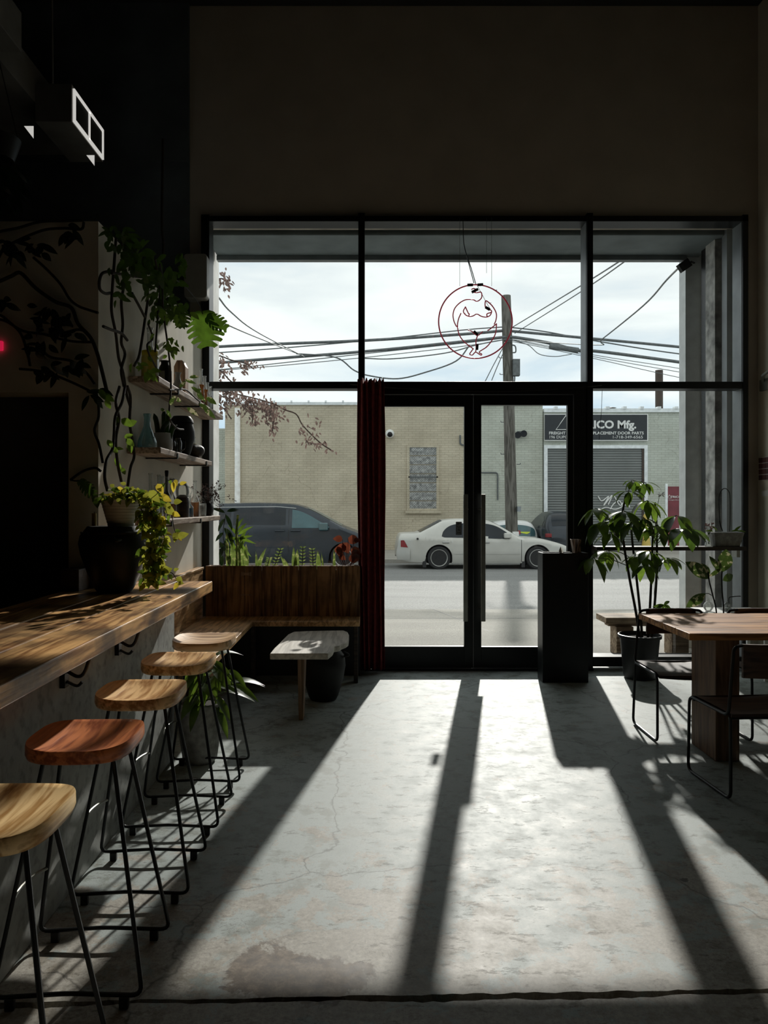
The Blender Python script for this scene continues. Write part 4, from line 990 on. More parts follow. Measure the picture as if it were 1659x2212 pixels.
# ================================================================== plants
def rv(a=1): return Vector((R.uniform(-a, a), R.uniform(-a, a), R.uniform(-a, a)))
def pleaf(mb, px, py, Y, ang, lpx, wpx, kind='leaf', droop=.25, dy=None, tilt=.5, peak=.45):
    """one leaf from its base point, pointing at ang degrees in the wall plane"""
    s = Y / F; a = math.radians(ang)
    d = Vector((math.cos(a), R.uniform(-.35, .35) if dy is None else dy, math.sin(a)))
    n = Vector((R.uniform(-tilt, tilt), -1, R.uniform(-tilt, tilt) + .3))
    if kind == 'm': mb.monstera(P(px, py, Y), d, n, lpx * s, wpx * s, droop)
    else: mb.leaf(P(px, py, Y), d, n, lpx * s, wpx * s, droop, .12, peak)
# --- vine climbing over the front of the side wall
vf = thing('climbing_vine', 'leafy vine with bare stems spreading over the dark front of the side wall', 'vine', P(110, 660, 4.06))
VY = 4.075
vines = [[(-20, 507), (0, 500), (40, 492), (87, 479), (140, 477), (178, 476)], [(20, 530), (33, 522), (66, 507), (99, 496), (140, 493), (175, 495), (181, 480)],
         [(-20, 612), (0, 607), (25, 596), (45, 590), (78, 623), (120, 652), (154, 665), (169, 700), (196, 730), (211, 766), (223, 812), (232, 850)],
         [(72, 556), (99, 580), (130, 613), (150, 645), (169, 661), (193, 670), (212, 676)], [(0, 680), (15, 691), (45, 721), (60, 766), (65, 790)],
         [(80, 740), (95, 760), (111, 772), (157, 781), (187, 806), (205, 830)], [(42, 797), (75, 800), (105, 806), (151, 824), (185, 840), (211, 854)],
         [(-10, 688), (15, 695), (50, 715), (95, 722), (125, 731), (160, 738), (196, 739)], [(130, 722), (150, 716), (170, 712), (185, 716)],
         [(212, 860), (213, 900), (204, 930), (214, 960), (222, 1000)], [(152, 1037), (180, 1018), (205, 1011), (218, 1018)]]
m = MB()
for q in vines:
    p = [P(x, y, VY + R.uniform(-.02, .005)) for x, y in q]; m.tube(smooth_path(p, 6), [.0105 - .003 * (len(q) < 8)] * (6 * (len(q) - 1) + 1), 7)
m.build('stem', 'stem_dark', vf, smooth=True)
m = MB()
for cx_, cy_, sx_, sy_, n in ((110, 690, 45, 28, 26), (80, 745, 28, 18, 10), (150, 505, 18, 12, 7), (80, 530, 22, 16, 9), (5, 530, 18, 14, 8), (25, 545, 14, 8, 6), (170, 790, 25, 18, 9), (115, 795, 34, 14, 10), (200, 850, 14, 14, 6), (10, 650, 18, 16, 6), (160, 720, 12, 8, 4)):
    for k in range(n):
        pleaf(m, cx_ + R.gauss(0, sx_ * .5), cy_ + R.gauss(0, sy_ * .5), VY - .03 - R.uniform(0, .06), R.choice((R.uniform(-70, -20), R.uniform(-150, -100), R.uniform(-40, 30), R.uniform(150, 200))), R.uniform(22, 38), R.uniform(10, 17), 'leaf', .35)
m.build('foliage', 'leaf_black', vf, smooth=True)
m = MB(); pleaf(m, 172, 1037, VY - .05, -42, 46, 30, 'm', .35, -.2)
m.build('leaf', 'leaf_dark', vf, smooth=True)
pm = MB().tube(smooth_path([P(152, 1037, VY - .01), P(164, 1039, VY - .03), P(172, 1038, VY - .05)], 5), .004, 6); pm.build('petiole', 'stem_dark', vf)
# --- vine over the shelves
vs = thing('trailing_vine', 'long vine hanging from the wall top down over the shelves', 'vine', P(300, 700, 4.6))
def WS(px, py, x=-1.465): return P(px, py, x * F / (px - CX))
m = MB()
for q, x in (([(252, 505), (250, 522), (246, 577), (242, 631), (241, 673), (250, 721), (256, 772), (266, 806), (273, 850), (282, 880)], -1.44),
             ([(262, 520), (265, 534), (283, 570), (300, 585), (316, 597), (319, 643), (313, 691), (301, 766), (290, 790)], -1.42),
             ([(270, 834), (263, 870), (249, 900), (246, 941), (243, 970), (230, 995), (226, 1030), (232, 1060)], -1.42), ([(275, 834), (282, 860), (280, 912), (286, 950), (290, 985), (282, 1010), (276, 1050)], -1.42),
             ([(258, 835), (250, 870), (257, 905), (250, 950), (254, 1000), (262, 1040)], -1.43), ([(241, 585), (222, 590), (215, 605), (216, 625), (228, 634), (238, 633)], -1.45),
             ([(241, 590), (262, 592), (285, 596), (318, 600)], -1.40), ([(223, 705), (240, 712), (262, 720), (275, 735)], -1.42), ([(285, 633), (300, 660), (313, 685)], -1.40), ([(268, 835), (262, 800), (270, 765), (262, 740), (265, 700), (262, 650), (268, 610), (262, 560)], -1.43),
             ([(345, 570), (350, 600), (352, 661), (356, 700), (361, 736), (368, 797), (369, 841), (366, 880), (366, 905), (382, 925), (396, 928)], -1.25), ([(366, 842), (380, 842), (401, 842), (420, 858), (432, 868)], -1.25),
             ([(340, 800), (330, 780), (322, 765), (318, 745), (330, 730), (320, 700)], -1.28), ([(335, 560), (345, 620), (341, 680), (335, 760)], -1.30), ([(352, 560), (353, 520), (350, 480), (352, 300)], -1.42)):
    m.tube(smooth_path([WS(a, b_, x) for a, b_ in q], 5), .0085 if x < -1.3 else .006, 7)
m.build('stem', 'stem_brown', vs, smooth=True)
m = MB()
def cluster(mb, x, lst):
    for cx_, cy_, sx_, sy_, n, l0, l1 in lst:
        for k in range(n):
            px, py = cx_ + R.gauss(0, sx_), cy_ + R.gauss(0, sy_); X = x + R.uniform(-.03, .12)
            Y = min(6.55, X * F / (px - CX)); ln = R.uniform(l0, l1)
            pleaf(mb, px, py, Y, R.choice((R.uniform(-110, -60), R.uniform(-60, 10), R.uniform(-170, -110))), ln, ln * R.uniform(.38, .6), 'leaf', .4)
cluster(m, -1.36, [(262, 520, 16, 16, 24, 18, 32), (290, 560, 16, 20, 26, 18, 32), (325, 575, 22, 28, 36, 18, 34), (350, 610, 18, 24, 30, 18, 34), (340, 655, 22, 20, 26, 16, 28), (375, 650, 16, 14, 16, 18, 30), (270, 600, 18, 26, 14, 16, 26), (262, 640, 10, 16, 6, 16, 24), (395, 570, 10, 16, 8, 16, 28), (240, 500, 20, 10, 12, 16, 28)])
m.build('foliage', 'leaf_dark', vs, smooth=True)
m = MB()
cluster(m, -1.28, [(352, 675, 10, 10, 10, 14, 22), (355, 745, 14, 12, 14, 13, 20), (375, 750, 8, 10, 6, 13, 20), (300, 790, 14, 8, 9, 12, 20), (322, 805, 14, 4, 6, 14, 22), (385, 690, 12, 10, 10, 16, 26)])
for px, py, an, l_, w_ in ((262, 905, -30, 28, 18), (270, 918, 20, 26, 16), (255, 900, -110, 20, 13), (272, 948, -40, 22, 14), (278, 955, -75, 24, 13), (268, 945, 20, 20, 11), (232, 950, -60, 20, 12), (240, 965, -45, 20, 12), (248, 970, 10, 18, 10), (253, 985, -100, 22, 9), (256, 998, -85, 20, 10), (215, 840, -60, 26, 14), (222, 850, -35, 30, 15), (228, 862, -70, 24, 13), (262, 1010, -60, 18, 11)):
    pleaf(m, px, py, 1.43 * F / (CX - px), an, l_, w_, 'leaf', .25)
m.build('foliage', 'leaf_green', vs, smooth=True)
m = MB()
for px, py, an, l_, w_ in ((392, 868, 150, 26, 10), (404, 880, -35, 30, 10), (430, 872, -30, 28, 12), (440, 880, -42, 34, 12), (425, 850, -40, 26, 9), (409, 815, 10, 20, 9), (400, 820, -20, 24, 8), (412, 835, -30, 30, 9), (388, 838, 60, 24, 9), (445, 858, -30, 26, 12), (360, 885, -60, 20, 7), (368, 876, 70, 20, 9), (356, 888, 150, 16, 7), (420, 845, 20, 16, 7)):
    pleaf(m, px, py, 1.24 * F / (CX - px), an, l_, w_, 'leaf', .3)
m.build('foliage', 'leaf_variegated', vs, smooth=True)
Ym = 5.85
for a_ in ((438, 672, Ym, -82, 76, 82, 'm', .12, -.1, .2), (446, 684, Ym - .05, -22, 44, 40, 'm', .5, -.1, .2), (385, 660, Ym - .6, -75, 46, 40, 'm', .2, -.1, .3)):
    m = MB(); pleaf(m, *a_); m.build('leaf', 'leaf_monstera', vs, smooth=True)
m = MB(); m.tube(smooth_path([P(352, 590, 4.8), P(395, 615, 5.3), P(425, 650, 5.7), P(438, 678, Ym)], 6), .004, 6); m.tube(smooth_path([P(352, 640, 4.8), P(372, 645, 5.1), P(385, 662, 5.25)], 6), .004, 6)
m.build('petiole', 'stem_dark', vs)
# --- dark hanging plant at the upper left edge
hp = thing('hanging_plant', 'dark feathery hanging plant in the upper left corner', 'plant', P(20, 400, 4.4))
m = MB()
for k in range(60):
    pleaf(m, R.gauss(5, 18), R.gauss(375, 26), 4.4 + R.uniform(-.15, .15), R.uniform(-120, -30), R.uniform(34, 60), R.uniform(8, 14), 'leaf', .5)
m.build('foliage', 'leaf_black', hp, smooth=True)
MB().lathe([(.0, P(0, 345, 4.4).z), (.09, P(0, 345, 4.4).z), (.13, P(0, 300, 4.4).z), (.11, P(0, 300, 4.4).z), (0, P(0, 310, 4.4).z)], (P(-5, 0, 4.4).x, 4.4, 0), 20).build('pot', 'pot_black', hp, smooth=True)
m = MB(); z0 = P(0, 300, 4.4).z
for a in (0, 2.1, 4.2): m.tube([(P(-5, 0, 4.4).x + .12 * math.cos(a), 4.4 + .12 * math.sin(a), z0), (P(-5, 0, 4.4).x, 4.4, z0 + .5)], .003, 5)
m.tube([(P(-5, 0, 4.4).x, 4.4, z0 + .5), (P(-5, 0, 4.4).x, 4.4, 4.505)], .003, 5)
m.build('hanger', 'wire_black', hp)
# --- pothos in the ribbed white pot on the black jar
PX, PY, PZ = -1.30, 3.90, CZ + .345
po = thing('potted_pothos', 'lime green trailing pothos in a ribbed white pot on the black jar', 'potted plant', (PX, PY, PZ))
prof = [(0, PZ)]
for k in range(8):
    r0 = .066 + .0042 * k; z = PZ + .0155 * k
    prof += [(r0, z), (r0 + .0035, z + .011), (r0 + .001, z + .0125)]
prof += [(.104, PZ + .126), (.106, PZ + .138), (.098, PZ + .139), (.094, PZ + .12), (0, PZ + .118)]
MB().lathe(prof, (PX, PY, 0), 36).build('pot', 'white_ceramic', po, smooth=True)
MB().lathe([(0, PZ + .119), (.093, PZ + .122), (0, PZ + .126)], (PX, PY, 0), 20).build('soil', 'soil', po)
lime, dk, yl, stm = MB(), MB(), MB(), MB()
def pot_leaf(p, big=1.0):
    px = CX + p.x * F / p.y; py = CY - (p.z - EYE) * F / p.y
    tone = R.random()
    mb = yl if tone < .06 else lime if tone < .60 else dk  # random mix of yellow, lime and green leaves
    d = Vector((R.uniform(-.7, 1), R.uniform(-.8, .5), R.uniform(-.9, .25))); n = Vector((R.uniform(-.5, .5), -.6, R.uniform(.1, 1)))
    l = R.uniform(.034, .062) * big; mb.leaf(p, d, n, l, l * R.uniform(.62, .8), .3, .2, .33, 5)
for k in range(150):        # crown over the pot
    a = R.uniform(0, 2 * PI); r = .17 * math.sqrt(R.random())
    p = Vector((PX + .035 + r * math.cos(a) * 1.05, PY + r * .75 * math.sin(a), PZ + .135 + (.085 * (1 - (r / .18) ** 2)) * R.uniform(.1, 1)))
    pot_leaf(p)
strands = [[(310, 1080), (330, 1110), (336, 1150), (338, 1190), (330, 1230), (332, 1255)], [(318, 1085), (345, 1120), (355, 1160), (348, 1200), (350, 1240)], [(300, 1085), (312, 1120), (318, 1160), (322, 1200), (318, 1240), (325, 1258)],
           [(315, 1075), (350, 1080), (368, 1100), (376, 1140), (382, 1158)], [(322, 1085), (338, 1135), (345, 1180), (338, 1215), (345, 1248)], [(300, 1090), (318, 1130), (330, 1170), (326, 1210), (336, 1245)], [(310, 1078), (345, 1060), (360, 1040), (378, 1035)], [(340, 1240), (355, 1236), (372, 1238), (384, 1256)]]
for i, s in enumerate(strands):
    Yb = 3.80 - .02 * (i % 3)
    path = smooth_path([P(x, y, Yb + .05 * (x < 320)) for x, y in s], 6); stm.tube(path, .0022, 5)
    for p in path[2:]:
        for _ in range(3 if i not in (3, 6, 7) else R.choice((0, 0, 1))):
            if R.random() < .78: pot_leaf(p + rv(.022) + Vector((0, -.012, 0)), R.uniform(.65, 1.1))
for px, py, an, l_, w_ in ((332, 1118, -62, 34, 22), (340, 1110, -80, 42, 24), (352, 1075, -20, 20, 14), (384, 1160, 20, 24, 17), (340, 1045, -60, 26, 16), (322, 1060, -45, 34, 20), (375, 1085, 10, 18, 14), (372, 1108, -20, 18, 13), (376, 1040, -95, 24, 12), (388, 1046, 20, 16, 9), (362, 1085, -70, 16, 10), (352, 1238, 30, 22, 18), (346, 1228, 70, 20, 16), (375, 1232, 20, 12, 8)):
    (lime if R.random() < .85 else yl).leaf(P(px, py, 3.76), (math.cos(math.radians(an)), -.1, math.sin(math.radians(an))), (.1, -1, .4), l_ * 3.76 / F, w_ * 3.76 / F, .2, .15, .36)
lime.build('foliage', 'leaf_lime', po, smooth=True); dk.build('foliage', 'leaf_green', po, smooth=True); yl.build('foliage', 'leaf_yellow', po, smooth=True); stm.build('stem', 'stem_brown', po)
# --- dried flowers in the black pot on the lowest shelf
x_, y_ = -1.375, 6.30
df = thing('dried_flower_pot', 'black pot of dusky dried flowers at the window end of the lowest shelf', 'potted plant', (x_, y_, Z3))
MB().lathe([(0, Z3), (.045, Z3), (.060, Z3 + .04), (.062, Z3 + .075), (.05, Z3 + .105), (.055, Z3 + .112), (.046, Z3 + .112), (0, Z3 + .09)], (x_, y_, 0), 24).build('pot', 'pot_black', df, smooth=True)
st_, fl_ = MB(), MB()
for k in range(46):
    e = P(R.gauss(458, 17), R.gauss(1070, 13), y_ + R.uniform(-.10, .10)); e.x = max(e.x, XL + .03)
    st_.tube([(x_, y_, Z3 + .1), Vector((x_, y_, Z3 + .14)).lerp(e, .5) + rv(.01), e], .0012, 4)
    for q in range(7): fl_.leaf(e + rv(.012), rv(), rv(), R.uniform(.012, .024), .010, .2, .2, .5, 3)
st_.build('stem', 'stem_brown', df); fl_.build('blossom', 'dried_flower', df)
# --- potted plant in the tall grey pot behind the stools
gx, gy = -.985, 4.34
gp = thing('potted_plant', 'broad leaved plant in a tall tapered grey pot behind the bar stools', 'potted plant', (gx, gy, 0))
MB().lathe([(0, 0), (.085, 0), (.10, .02), (.132, .25), (.138, .345), (.130, .352), (.124, .33), (0, .325)], (gx, gy, 0), 32).build('pot', 'concrete_pot', gp, smooth=True)
MB().lathe([(0, .326), (.122, .330), (0, .335)], (gx, gy, 0), 20).build('soil', 'soil', gp)
sm, lf = MB(), MB()
for k in range(34):
    a = R.uniform(0, 2 * PI); e = Vector((gx + R.uniform(.02, .17) * (math.cos(a) if math.cos(a) > 0 else .4 * math.cos(a)) + .03, gy + R.uniform(.02, .12) * math.sin(a), R.uniform(.36, .60)))
    sm.tube(smooth_path([(gx + R.uniform(-.03, .03), gy + R.uniform(-.03, .03), .33), ((gx + e.x) / 2, (gy + e.y) / 2, e.z * .92), e], 4), .003, 5)
    lf.leaf(e, (math.cos(a) if math.cos(a) > 0 else .35 * math.cos(a), math.sin(a) * .7 - .2, R.uniform(-.5, .35)), (-.2 * math.cos(a), -.3, 1), R.uniform(.12, .19), R.uniform(.045, .068), .6, .22, .45, 7)
for an, z_, l_ in ((-1.2, .37, .16), (-.6, .40, .17), (-.9, .34, .2)):
    lf.leaf((gx + .10, gy - .06, z_), (.6, -.3, an), (.6, -.4, .5), l_, .06, .2, .2, .45, 7)
sm.build('stem', 'stem_green', gp); lf.build('foliage', 'leaf_green', gp, smooth=True)

# --- plants growing in the window planter
def blade(mb, x, y, z, dx, h, w, bend=.15, dy=0):
    vs, n = [], 8
    for i in range(n + 1):
        t = i / n; hw = .5 * w * (1 - .55 * t - .43 * t ** 4) * (.75 + .5 * min(1, t * 3)) ; c = Vector((x + dx * t ** 1.6, y + dy * t, z + h * t))
        vs += [c + Vector((-hw, .004 * t, 0)), c + Vector((0, -.006, 0)), c + Vector((hw, .004 * t, 0))]
    mb.add(vs, [f for i in range(n) for f in ((3 * i, 3 * i + 1, 3 * i + 4, 3 * i + 3), (3 * i + 1, 3 * i + 2, 3 * i + 5, 3 * i + 4))])
PYp, PZp = 6.59, .922
def snake(px, blades, label):
    t = thing('snake_plant', label, 'plant', (fx(px, PYp), PYp, PZp), 'snake plants in the window planter')
    for dpx, tip, h, w in blades:
        m = MB(); blade(m, fx(px + dpx, PYp), PYp + R.uniform(-.03, .03), PZp, (tip - px - dpx) * PYp / F, h * PYp / F + .05, w * PYp / F); m.build('leaf', 'leaf_striped', t, smooth=True)
snake(497, [(-4, 489, 78, 9), (4, 500, 66, 10), (9, 516, 58, 9)], 'snake plant with upright blades at the left end of the window planter')
snake(524, [(0, 520, 62, 11), (8, 532, 44, 12), (-6, 512, 74, 8)], 'snake plant with a broad yellow edged blade, second from the left end')
snake(560, [(-2, 576, 36, 10), (-6, 552, 28, 6)], 'leaning snake plant with a single curved tall blade in the planter')
snake(634, [(0, 634, 38, 9), (6, 642, 32, 11), (3, 640, 16, 8), (-14, 606, 18, 12)], 'snake plant in the middle of the window planter')
snake(688, [(0, 686, 29, 11), (10, 694, 26, 4)], 'dark snake plant right of the middle of the planter')
snake(722, [(0, 722, 34, 6)], 'slim single bladed snake plant near the red leaves')
def zz(px, tipx, h, label):
    t = thing('zz_plant', label, 'plant', (fx(px, PYp), PYp, PZp), 'feathery zz plants in the window planter')
    s = Vector((fx(px, PYp), PYp, PZp)); e = Vector((fx(tipx, PYp), PYp + .01, PZp + .05 + h * PYp / F))
    MB().tube([s, s.lerp(e, .5) + Vector((.004, 0, .01)), e], .0035, 6).build('stem', 'stem_green', t)
    m = MB()
    for k in range(6):
        b_ = s.lerp(e, .22 + .15 * k)
        for sg in (-1, 1): m.leaf(b_, (sg * .9, R.uniform(-.3, .3), .42), (0, -1, .2), .034, .0125, .1, .2, .4, 4)
    m.build('foliage', 'leaf_striped', t, smooth=True)
zz(590, 606, 32, 'zz plant leaning right between the snake plants'); zz(575, 582, 12, 'smallest zz plant, low beside the leaning one'); zz(652, 654, 36, 'upright zz plant just right of the middle snake plant'); zz(676, 674, 32, 'zz plant beside the dark snake plant')
dr_ = thing('dracaena', 'tall cane plant with drooping striped leaves at the planter corner', 'plant', (fx(512, PYp), PYp, PZp))
MB().tube(smooth_path([P(512, 1226, PYp), P(513, 1190, PYp), P(511, 1150, PYp), P(514, 1112, PYp)], 5), .011, 8).build('stem', 'leaf_striped', dr_, smooth=True)
m = MB()
for px, py, an, l_ in ((514, 1150, 55, 30), (514, 1155, 35, 34), (514, 1160, -20, 38), (512, 1155, 120, 26), (512, 1165, 160, 24), (515, 1170, -50, 40), (514, 1175, 60, 42), (512, 1180, 100, 40), (516, 1190, 70, 50), (510, 1190, 115, 40), (513, 1140, 75, 26), (514, 1165, 20, 30)):
    pleaf(m, px, py, PYp, an, l_, 7, 'leaf', .5, peak=.35)
m.build('foliage', 'leaf_green', dr_, smooth=True)
dk_ = thing('cordyline', 'dark leaved thin plant in the left corner of the window planter', 'plant', (fx(485, PYp), PYp, PZp))
m = MB(); m.tube(smooth_path([P(484, 1226, PYp), P(486, 1190, PYp), P(482, 1150, PYp), P(488, 1110, PYp)], 5), .003, 6); m.build('stem', 'stem_dark', dk_)
m = MB()
for px, py, an in ((488, 1112, -60), (486, 1120, -130), (484, 1140, -50), (483, 1150, -140), (486, 1165, -70), (484, 1180, -120), (488, 1195, -55), (482, 1200, -110), (490, 1105, 20), (486, 1108, 150), (476, 1170, -75), (494, 1150, -65)):
    pleaf(m, px, py, PYp, an, R.uniform(24, 34), R.uniform(8, 12), 'leaf', .4)
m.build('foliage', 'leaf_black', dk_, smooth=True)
rb = thing('begonia', 'rust red broad leaved begonia in the planter beside the curtain', 'plant', (fx(750, PYp), PYp, PZp))
sm, lf = MB(), MB()
for px, py, an, l_ in ((742, 1172, -60, 26), (752, 1162, -20, 26), (760, 1190, -40, 26), (766, 1180, -80, 28), (735, 1185, -100, 22), (748, 1180, 200, 24), (770, 1195, -100, 24), (728, 1180, -70, 24), (756, 1200, -60, 18), (764, 1168, 10, 14), (740, 1165, 170, 20), (733, 1200, -30, 16)):
    sm.tube(smooth_path([P(750 + (px - 750) * .3, 1226, PYp), P(750 + (px - 750) * .8, 1205, PYp), P(px, py, PYp)], 4), .0022, 5); pleaf(lf, px, py, PYp - .01, an, l_, l_ * .8, 'leaf', .3, peak=.4)
sm.build('stem', 'leaf_rust', rb); lf.build('foliage', 'leaf_rust', rb, smooth=True)

# --- umbrella tree in the black nursery pot
TX, TY = 2.355, 6.42
ut = thing('umbrella_tree', 'tall green umbrella tree in a black nursery pot by the right window', 'potted plant', (TX, TY, 0))
MB().lathe([(0, .0), (.128, 0), (.135, .02), (.165, .345), (.180, .35), (.182, .375), (.172, .378), (.168, .345), (0, .335)], (TX, TY, 0), 36).build('pot', 'black_plastic', ut, smooth=True)
MB().lathe([(0, .345), (.08, .350), (.164, .338), (.0, .336)], (TX, TY, 0), 24).build('soil', 'soil', ut)
stems = [[(1384, 1398), (1375, 1330), (1360, 1250), (1347, 1170), (1345, 1110), (1352, 1070)], [(1388, 1398), (1384, 1335), (1374, 1240), (1366, 1170), (1362, 1120)], [(1398, 1398), (1403, 1330), (1407, 1250), (1409, 1190), (1411, 1140)], [(1404, 1398), (1412, 1330), (1418, 1250), (1419, 1190), (1418, 1130), (1415, 1085)]]
for i, s in enumerate(stems):
    Yt = TY + (-.04, .03, -.02, .05)[i]
    MB().tube(smooth_path([P(x, y, Yt) for x, y in s], 6), [.0125, .009], 8).build('stem', 'stem_brown', ut, smooth=True)
hubs = [(1368, 1037, .6, (1356, 1068)), (1358, 1060, .8, (1352, 1090)), (1398, 1081, 1.1, (1411, 1130)), (1392, 1042, .8, (1370, 1062)), (1348, 1103, 1.25, (1348, 1150)), (1286, 1098, 1.1, (1345, 1160)), (1296, 1128, 1.2, (1345, 1175)), (1412, 1136, 1.1, (1415, 1175)),
        (1462, 1113, 1.2, (1418, 1160)), (1478, 1142, 1.35, (1418, 1175)), (1313, 1190, 1.0, (1362, 1205)), (1403, 1190, 1.1, (1409, 1215)), (1385, 1200, 1.1, (1372, 1225)), (1442, 1205, 1.0, (1418, 1230)), (1370, 1128, 1.0, (1364, 1160)), (1282, 1205, 1.1, (1355, 1222)), (1330, 1125, 1.0, (1347, 1180)), (1395, 1220, .9, (1407, 1240)), (1390, 1118, .8, (1409, 1160)), (1318, 1150, .9, (1346, 1190)), (1432, 1152, .9, (1417, 1180))]
ptl = MB(); lv = [MB(), MB(), MB()]
for i, (hx_, hy_, s, (bx_, by_)) in enumerate(hubs):
    Yh = TY + R.uniform(-.24, .0); h = P(hx_, hy_, Yh); b_ = P(bx_, by_, TY)
    ptl.tube(smooth_path([b_, b_.lerp(h, .5) + Vector((0, 0, .02)), h], 5), .0035, 6)
    n = R.choice((6, 7, 7)); a0 = R.uniform(0, 6.28)
    for k in range(n):
        a = a0 + 2 * PI * k / n + R.uniform(-.2, .2)
        d = Vector((math.cos(a), math.sin(a) * .8, R.uniform(-.75, -.05))); d.normalize()
        l = R.uniform(.13, .19) * s; st0 = h + d * .022
        ptl.tube([h, st0], .0018, 5)
        lv[0 if R.random() < .45 else 1].leaf(st0, d, (-.25 * d.x, -.25 * d.y, 1), l, l * R.uniform(.40, .50), R.uniform(.25, .6), .25, .5, 7)
q = P(1434, 1306, 6.3); ptl.tube(smooth_path([P(1412, 1330, 6.35), P(1420, 1312, 6.33), q], 4), .003, 5)
for an in (-150, -100, -50, -20, 30, -170): pleaf(lv[0], 1434, 1306, 6.3, an, 22, 7, 'leaf', .4)
ptl.build('petiole', 'stem_green', ut); lv[0].build('foliage', 'leaf_dark', ut, smooth=True); lv[1].build('foliage', 'leaf_green', ut, smooth=True)
# --- white anemone like flower seen beside the tree
fw = thing('white_flower', 'single white flower on a long thin stem beside the umbrella tree', 'flower', P(1416, 1330, 6.55))
MB().tube(smooth_path([P(1414, 1385, 6.50), P(1413, 1250, 6.5), P(1416, 1130, 6.5), P(1424, 1072, 6.5)], 5), .0022, 5).build('stem', 'stem_green', fw)
m = MB(); c = P(1428, 1068, 6.5)
for k in range(6):
    a = 2 * PI * k / 6; m.leaf(c, (math.cos(a), -.2, .45 * math.sin(a)), (0, -.5, 1), .034, .022, .1, .15, .55, 5)
m.build('blossom', 'white_paint', fw, smooth=True)
# --- variegated rubber plant behind the table
RX, RY = 2.83, 6.0
rp = thing('rubber_plant', 'variegated rubber plant with cream edged leaves in the window corner', 'potted plant', (RX, RY, 0))
MB().lathe([(0, 0), (.10, 0), (.13, .22), (.135, .30), (.125, .30), (.12, .27), (0, .265)], (RX, RY, 0), 28).build('pot', 'concrete_pot', rp, smooth=True)
MB().lathe([(0, .266), (.118, .270), (0, .275)], (RX, RY, 0), 18).build('soil', 'soil', rp)
sm = MB()
sm.tube(smooth_path([(RX - .03, RY, .27), P(1548, 1330, RY), P(1538, 1280, RY), P(1532, 1255, RY), P(1530, 1235, RY)], 5), .006, 8)
sm.tube(smooth_path([(RX + .02, RY, .27), P(1563, 1325, RY), P(1560, 1280, RY), P(1559, 1245, RY), P(1560, 1234, RY)], 5), .006, 8)
sm.tube(smooth_path([P(1537, 1286, RY), P(1530, 1282, RY), P(1524, 1282, RY)], 4), .003, 6)
sm.build('stem', 'stem_dark', rp, smooth=True)
for px, py, an, l_, w_, dy in ((1533, 1250, 143, 62, 30, -.1), (1532, 1245, 110, 32, 18, .3), (1560, 1236, 78, 50, 34, -.1), (1556, 1236, 118, 40, 14, .1), (1531, 1246, 40, 32, 9, -.4), (1561, 1254, 22, 34, 17, .3), (1524, 1282, 215, 50, 22, -.1)):
    a = math.radians(an); lf = MB(); lf.leaf(P(px, py, RY), (math.cos(a), dy, math.sin(a)), (.1, -1, .25), l_ * RY / F, w_ * RY / F, .15, .12, .5, 8); lf.build('leaf', 'leaf_variegated', rp, smooth=True)
# ================================================================== buildings over the street
BY = 26.5
XS = P(1173, 0, BY).x
def bz(py): return EYE - (py - CY) * BY / F
def bxx(px): return (px - CX) * BY / F
bd = thing('brick_building', 'long beige painted brick building across the street', 'building', (-.5, BY, -.12))
MB().box(bxx(486), XS - .01, BY, BY + 8, -.13, bz(874)).build('wall', 'brick_beige', bd)
cp_ = MB().box(bxx(484), XS - .01, BY - .06, BY + .3, bz(875), bz(869))
for k in range(18): cp_.box(bxx(590 + 37 * k - 110), bxx(594 + 37 * k - 110), BY - .1, BY + .1, bz(870), bz(866))
cp_.build('coping', 'reveal_grey', bd)
wd = outline_frame(MB(), bxx(879), bxx(948), bz(1104), bz(961), .09, BY - .05, BY).build('window_frame', 'brick_beige', bd)
m = MB()
for k in range(7): m.box(bxx(882), bxx(946), BY - .02, BY + .02, bz(1100 - 19.5 * k), bz(1083 - 19.5 * k))
m.build('board', 'reveal_peeling', wd)
m = MB(); xa, xb, za, zb_ = bxx(882), bxx(946), bz(1100), bz(966)
nn_ = 30
for k in range(-nn_, nn_):
    for sg in (1, -1):
        s0 = k * .085
        pts = []
        xA, xB = xa, xb; zA = za + s0 if sg > 0 else zb_ - s0
        zB = zA + sg * (xb - xa)
        lo_, hi_ = za, zb_
        def clip(x0, z0, x1, z1):
            t0, t1 = 0.0, 1.0; dz = z1 - z0
            for lim, s_ in ((lo_, 1), (hi_, -1)):
                a = (lim - z0) / dz
                if (dz > 0) == (s_ > 0): t0 = max(t0, a)
                else: t1 = min(t1, a)
            return None if t0 >= t1 else ((x0 + (x1 - x0) * t0, z0 + dz * t0), (x0 + (x1 - x0) * t1, z0 + dz * t1))
        c_ = clip(xA, zA, xB, zB)
        if c_: m.tube([(c_[0][0], BY - .04, c_[0][1]), (c_[1][0], BY - .04, c_[1][1])], .004, 3)
m.box(xa, xb, BY - .05, BY - .03, bz(1032), bz(1029)); m.build('mesh_grille', 'cable_grey', wd)
MB().box(bxx(875), bxx(953), BY - .12, BY + .02, bz(1109), bz(1103)).build('sill', 'brick_beige', bd)
dp = MB().tube([P(513, 882, BY - .1), P(513, 1186, BY - .1)], .10, 10).build('downpipe', 'reveal_white', bd, smooth=True)
MB().box(bxx(-300), bxx(485), BY + 1.2, BY + 8, -.13, bz(918)).build('side_wall', 'brick_green', bd)
m = MB(); m.tube(round_path([P(1040, 1021, BY - .03), P(1075, 1021, BY - .03), P(1075, 1080, BY - .03)], .1), .025, 6); m.tube(round_path([P(994, 940, BY - .03), P(994, 960, BY - .03), P(1004, 962, BY - .03)], .1), .03, 6)
m.build('conduit', 'cable_grey', bd)
gb = thing('green_building', 'lower pale green brick building with a roller shutter', 'building', (14, BY, -.12))
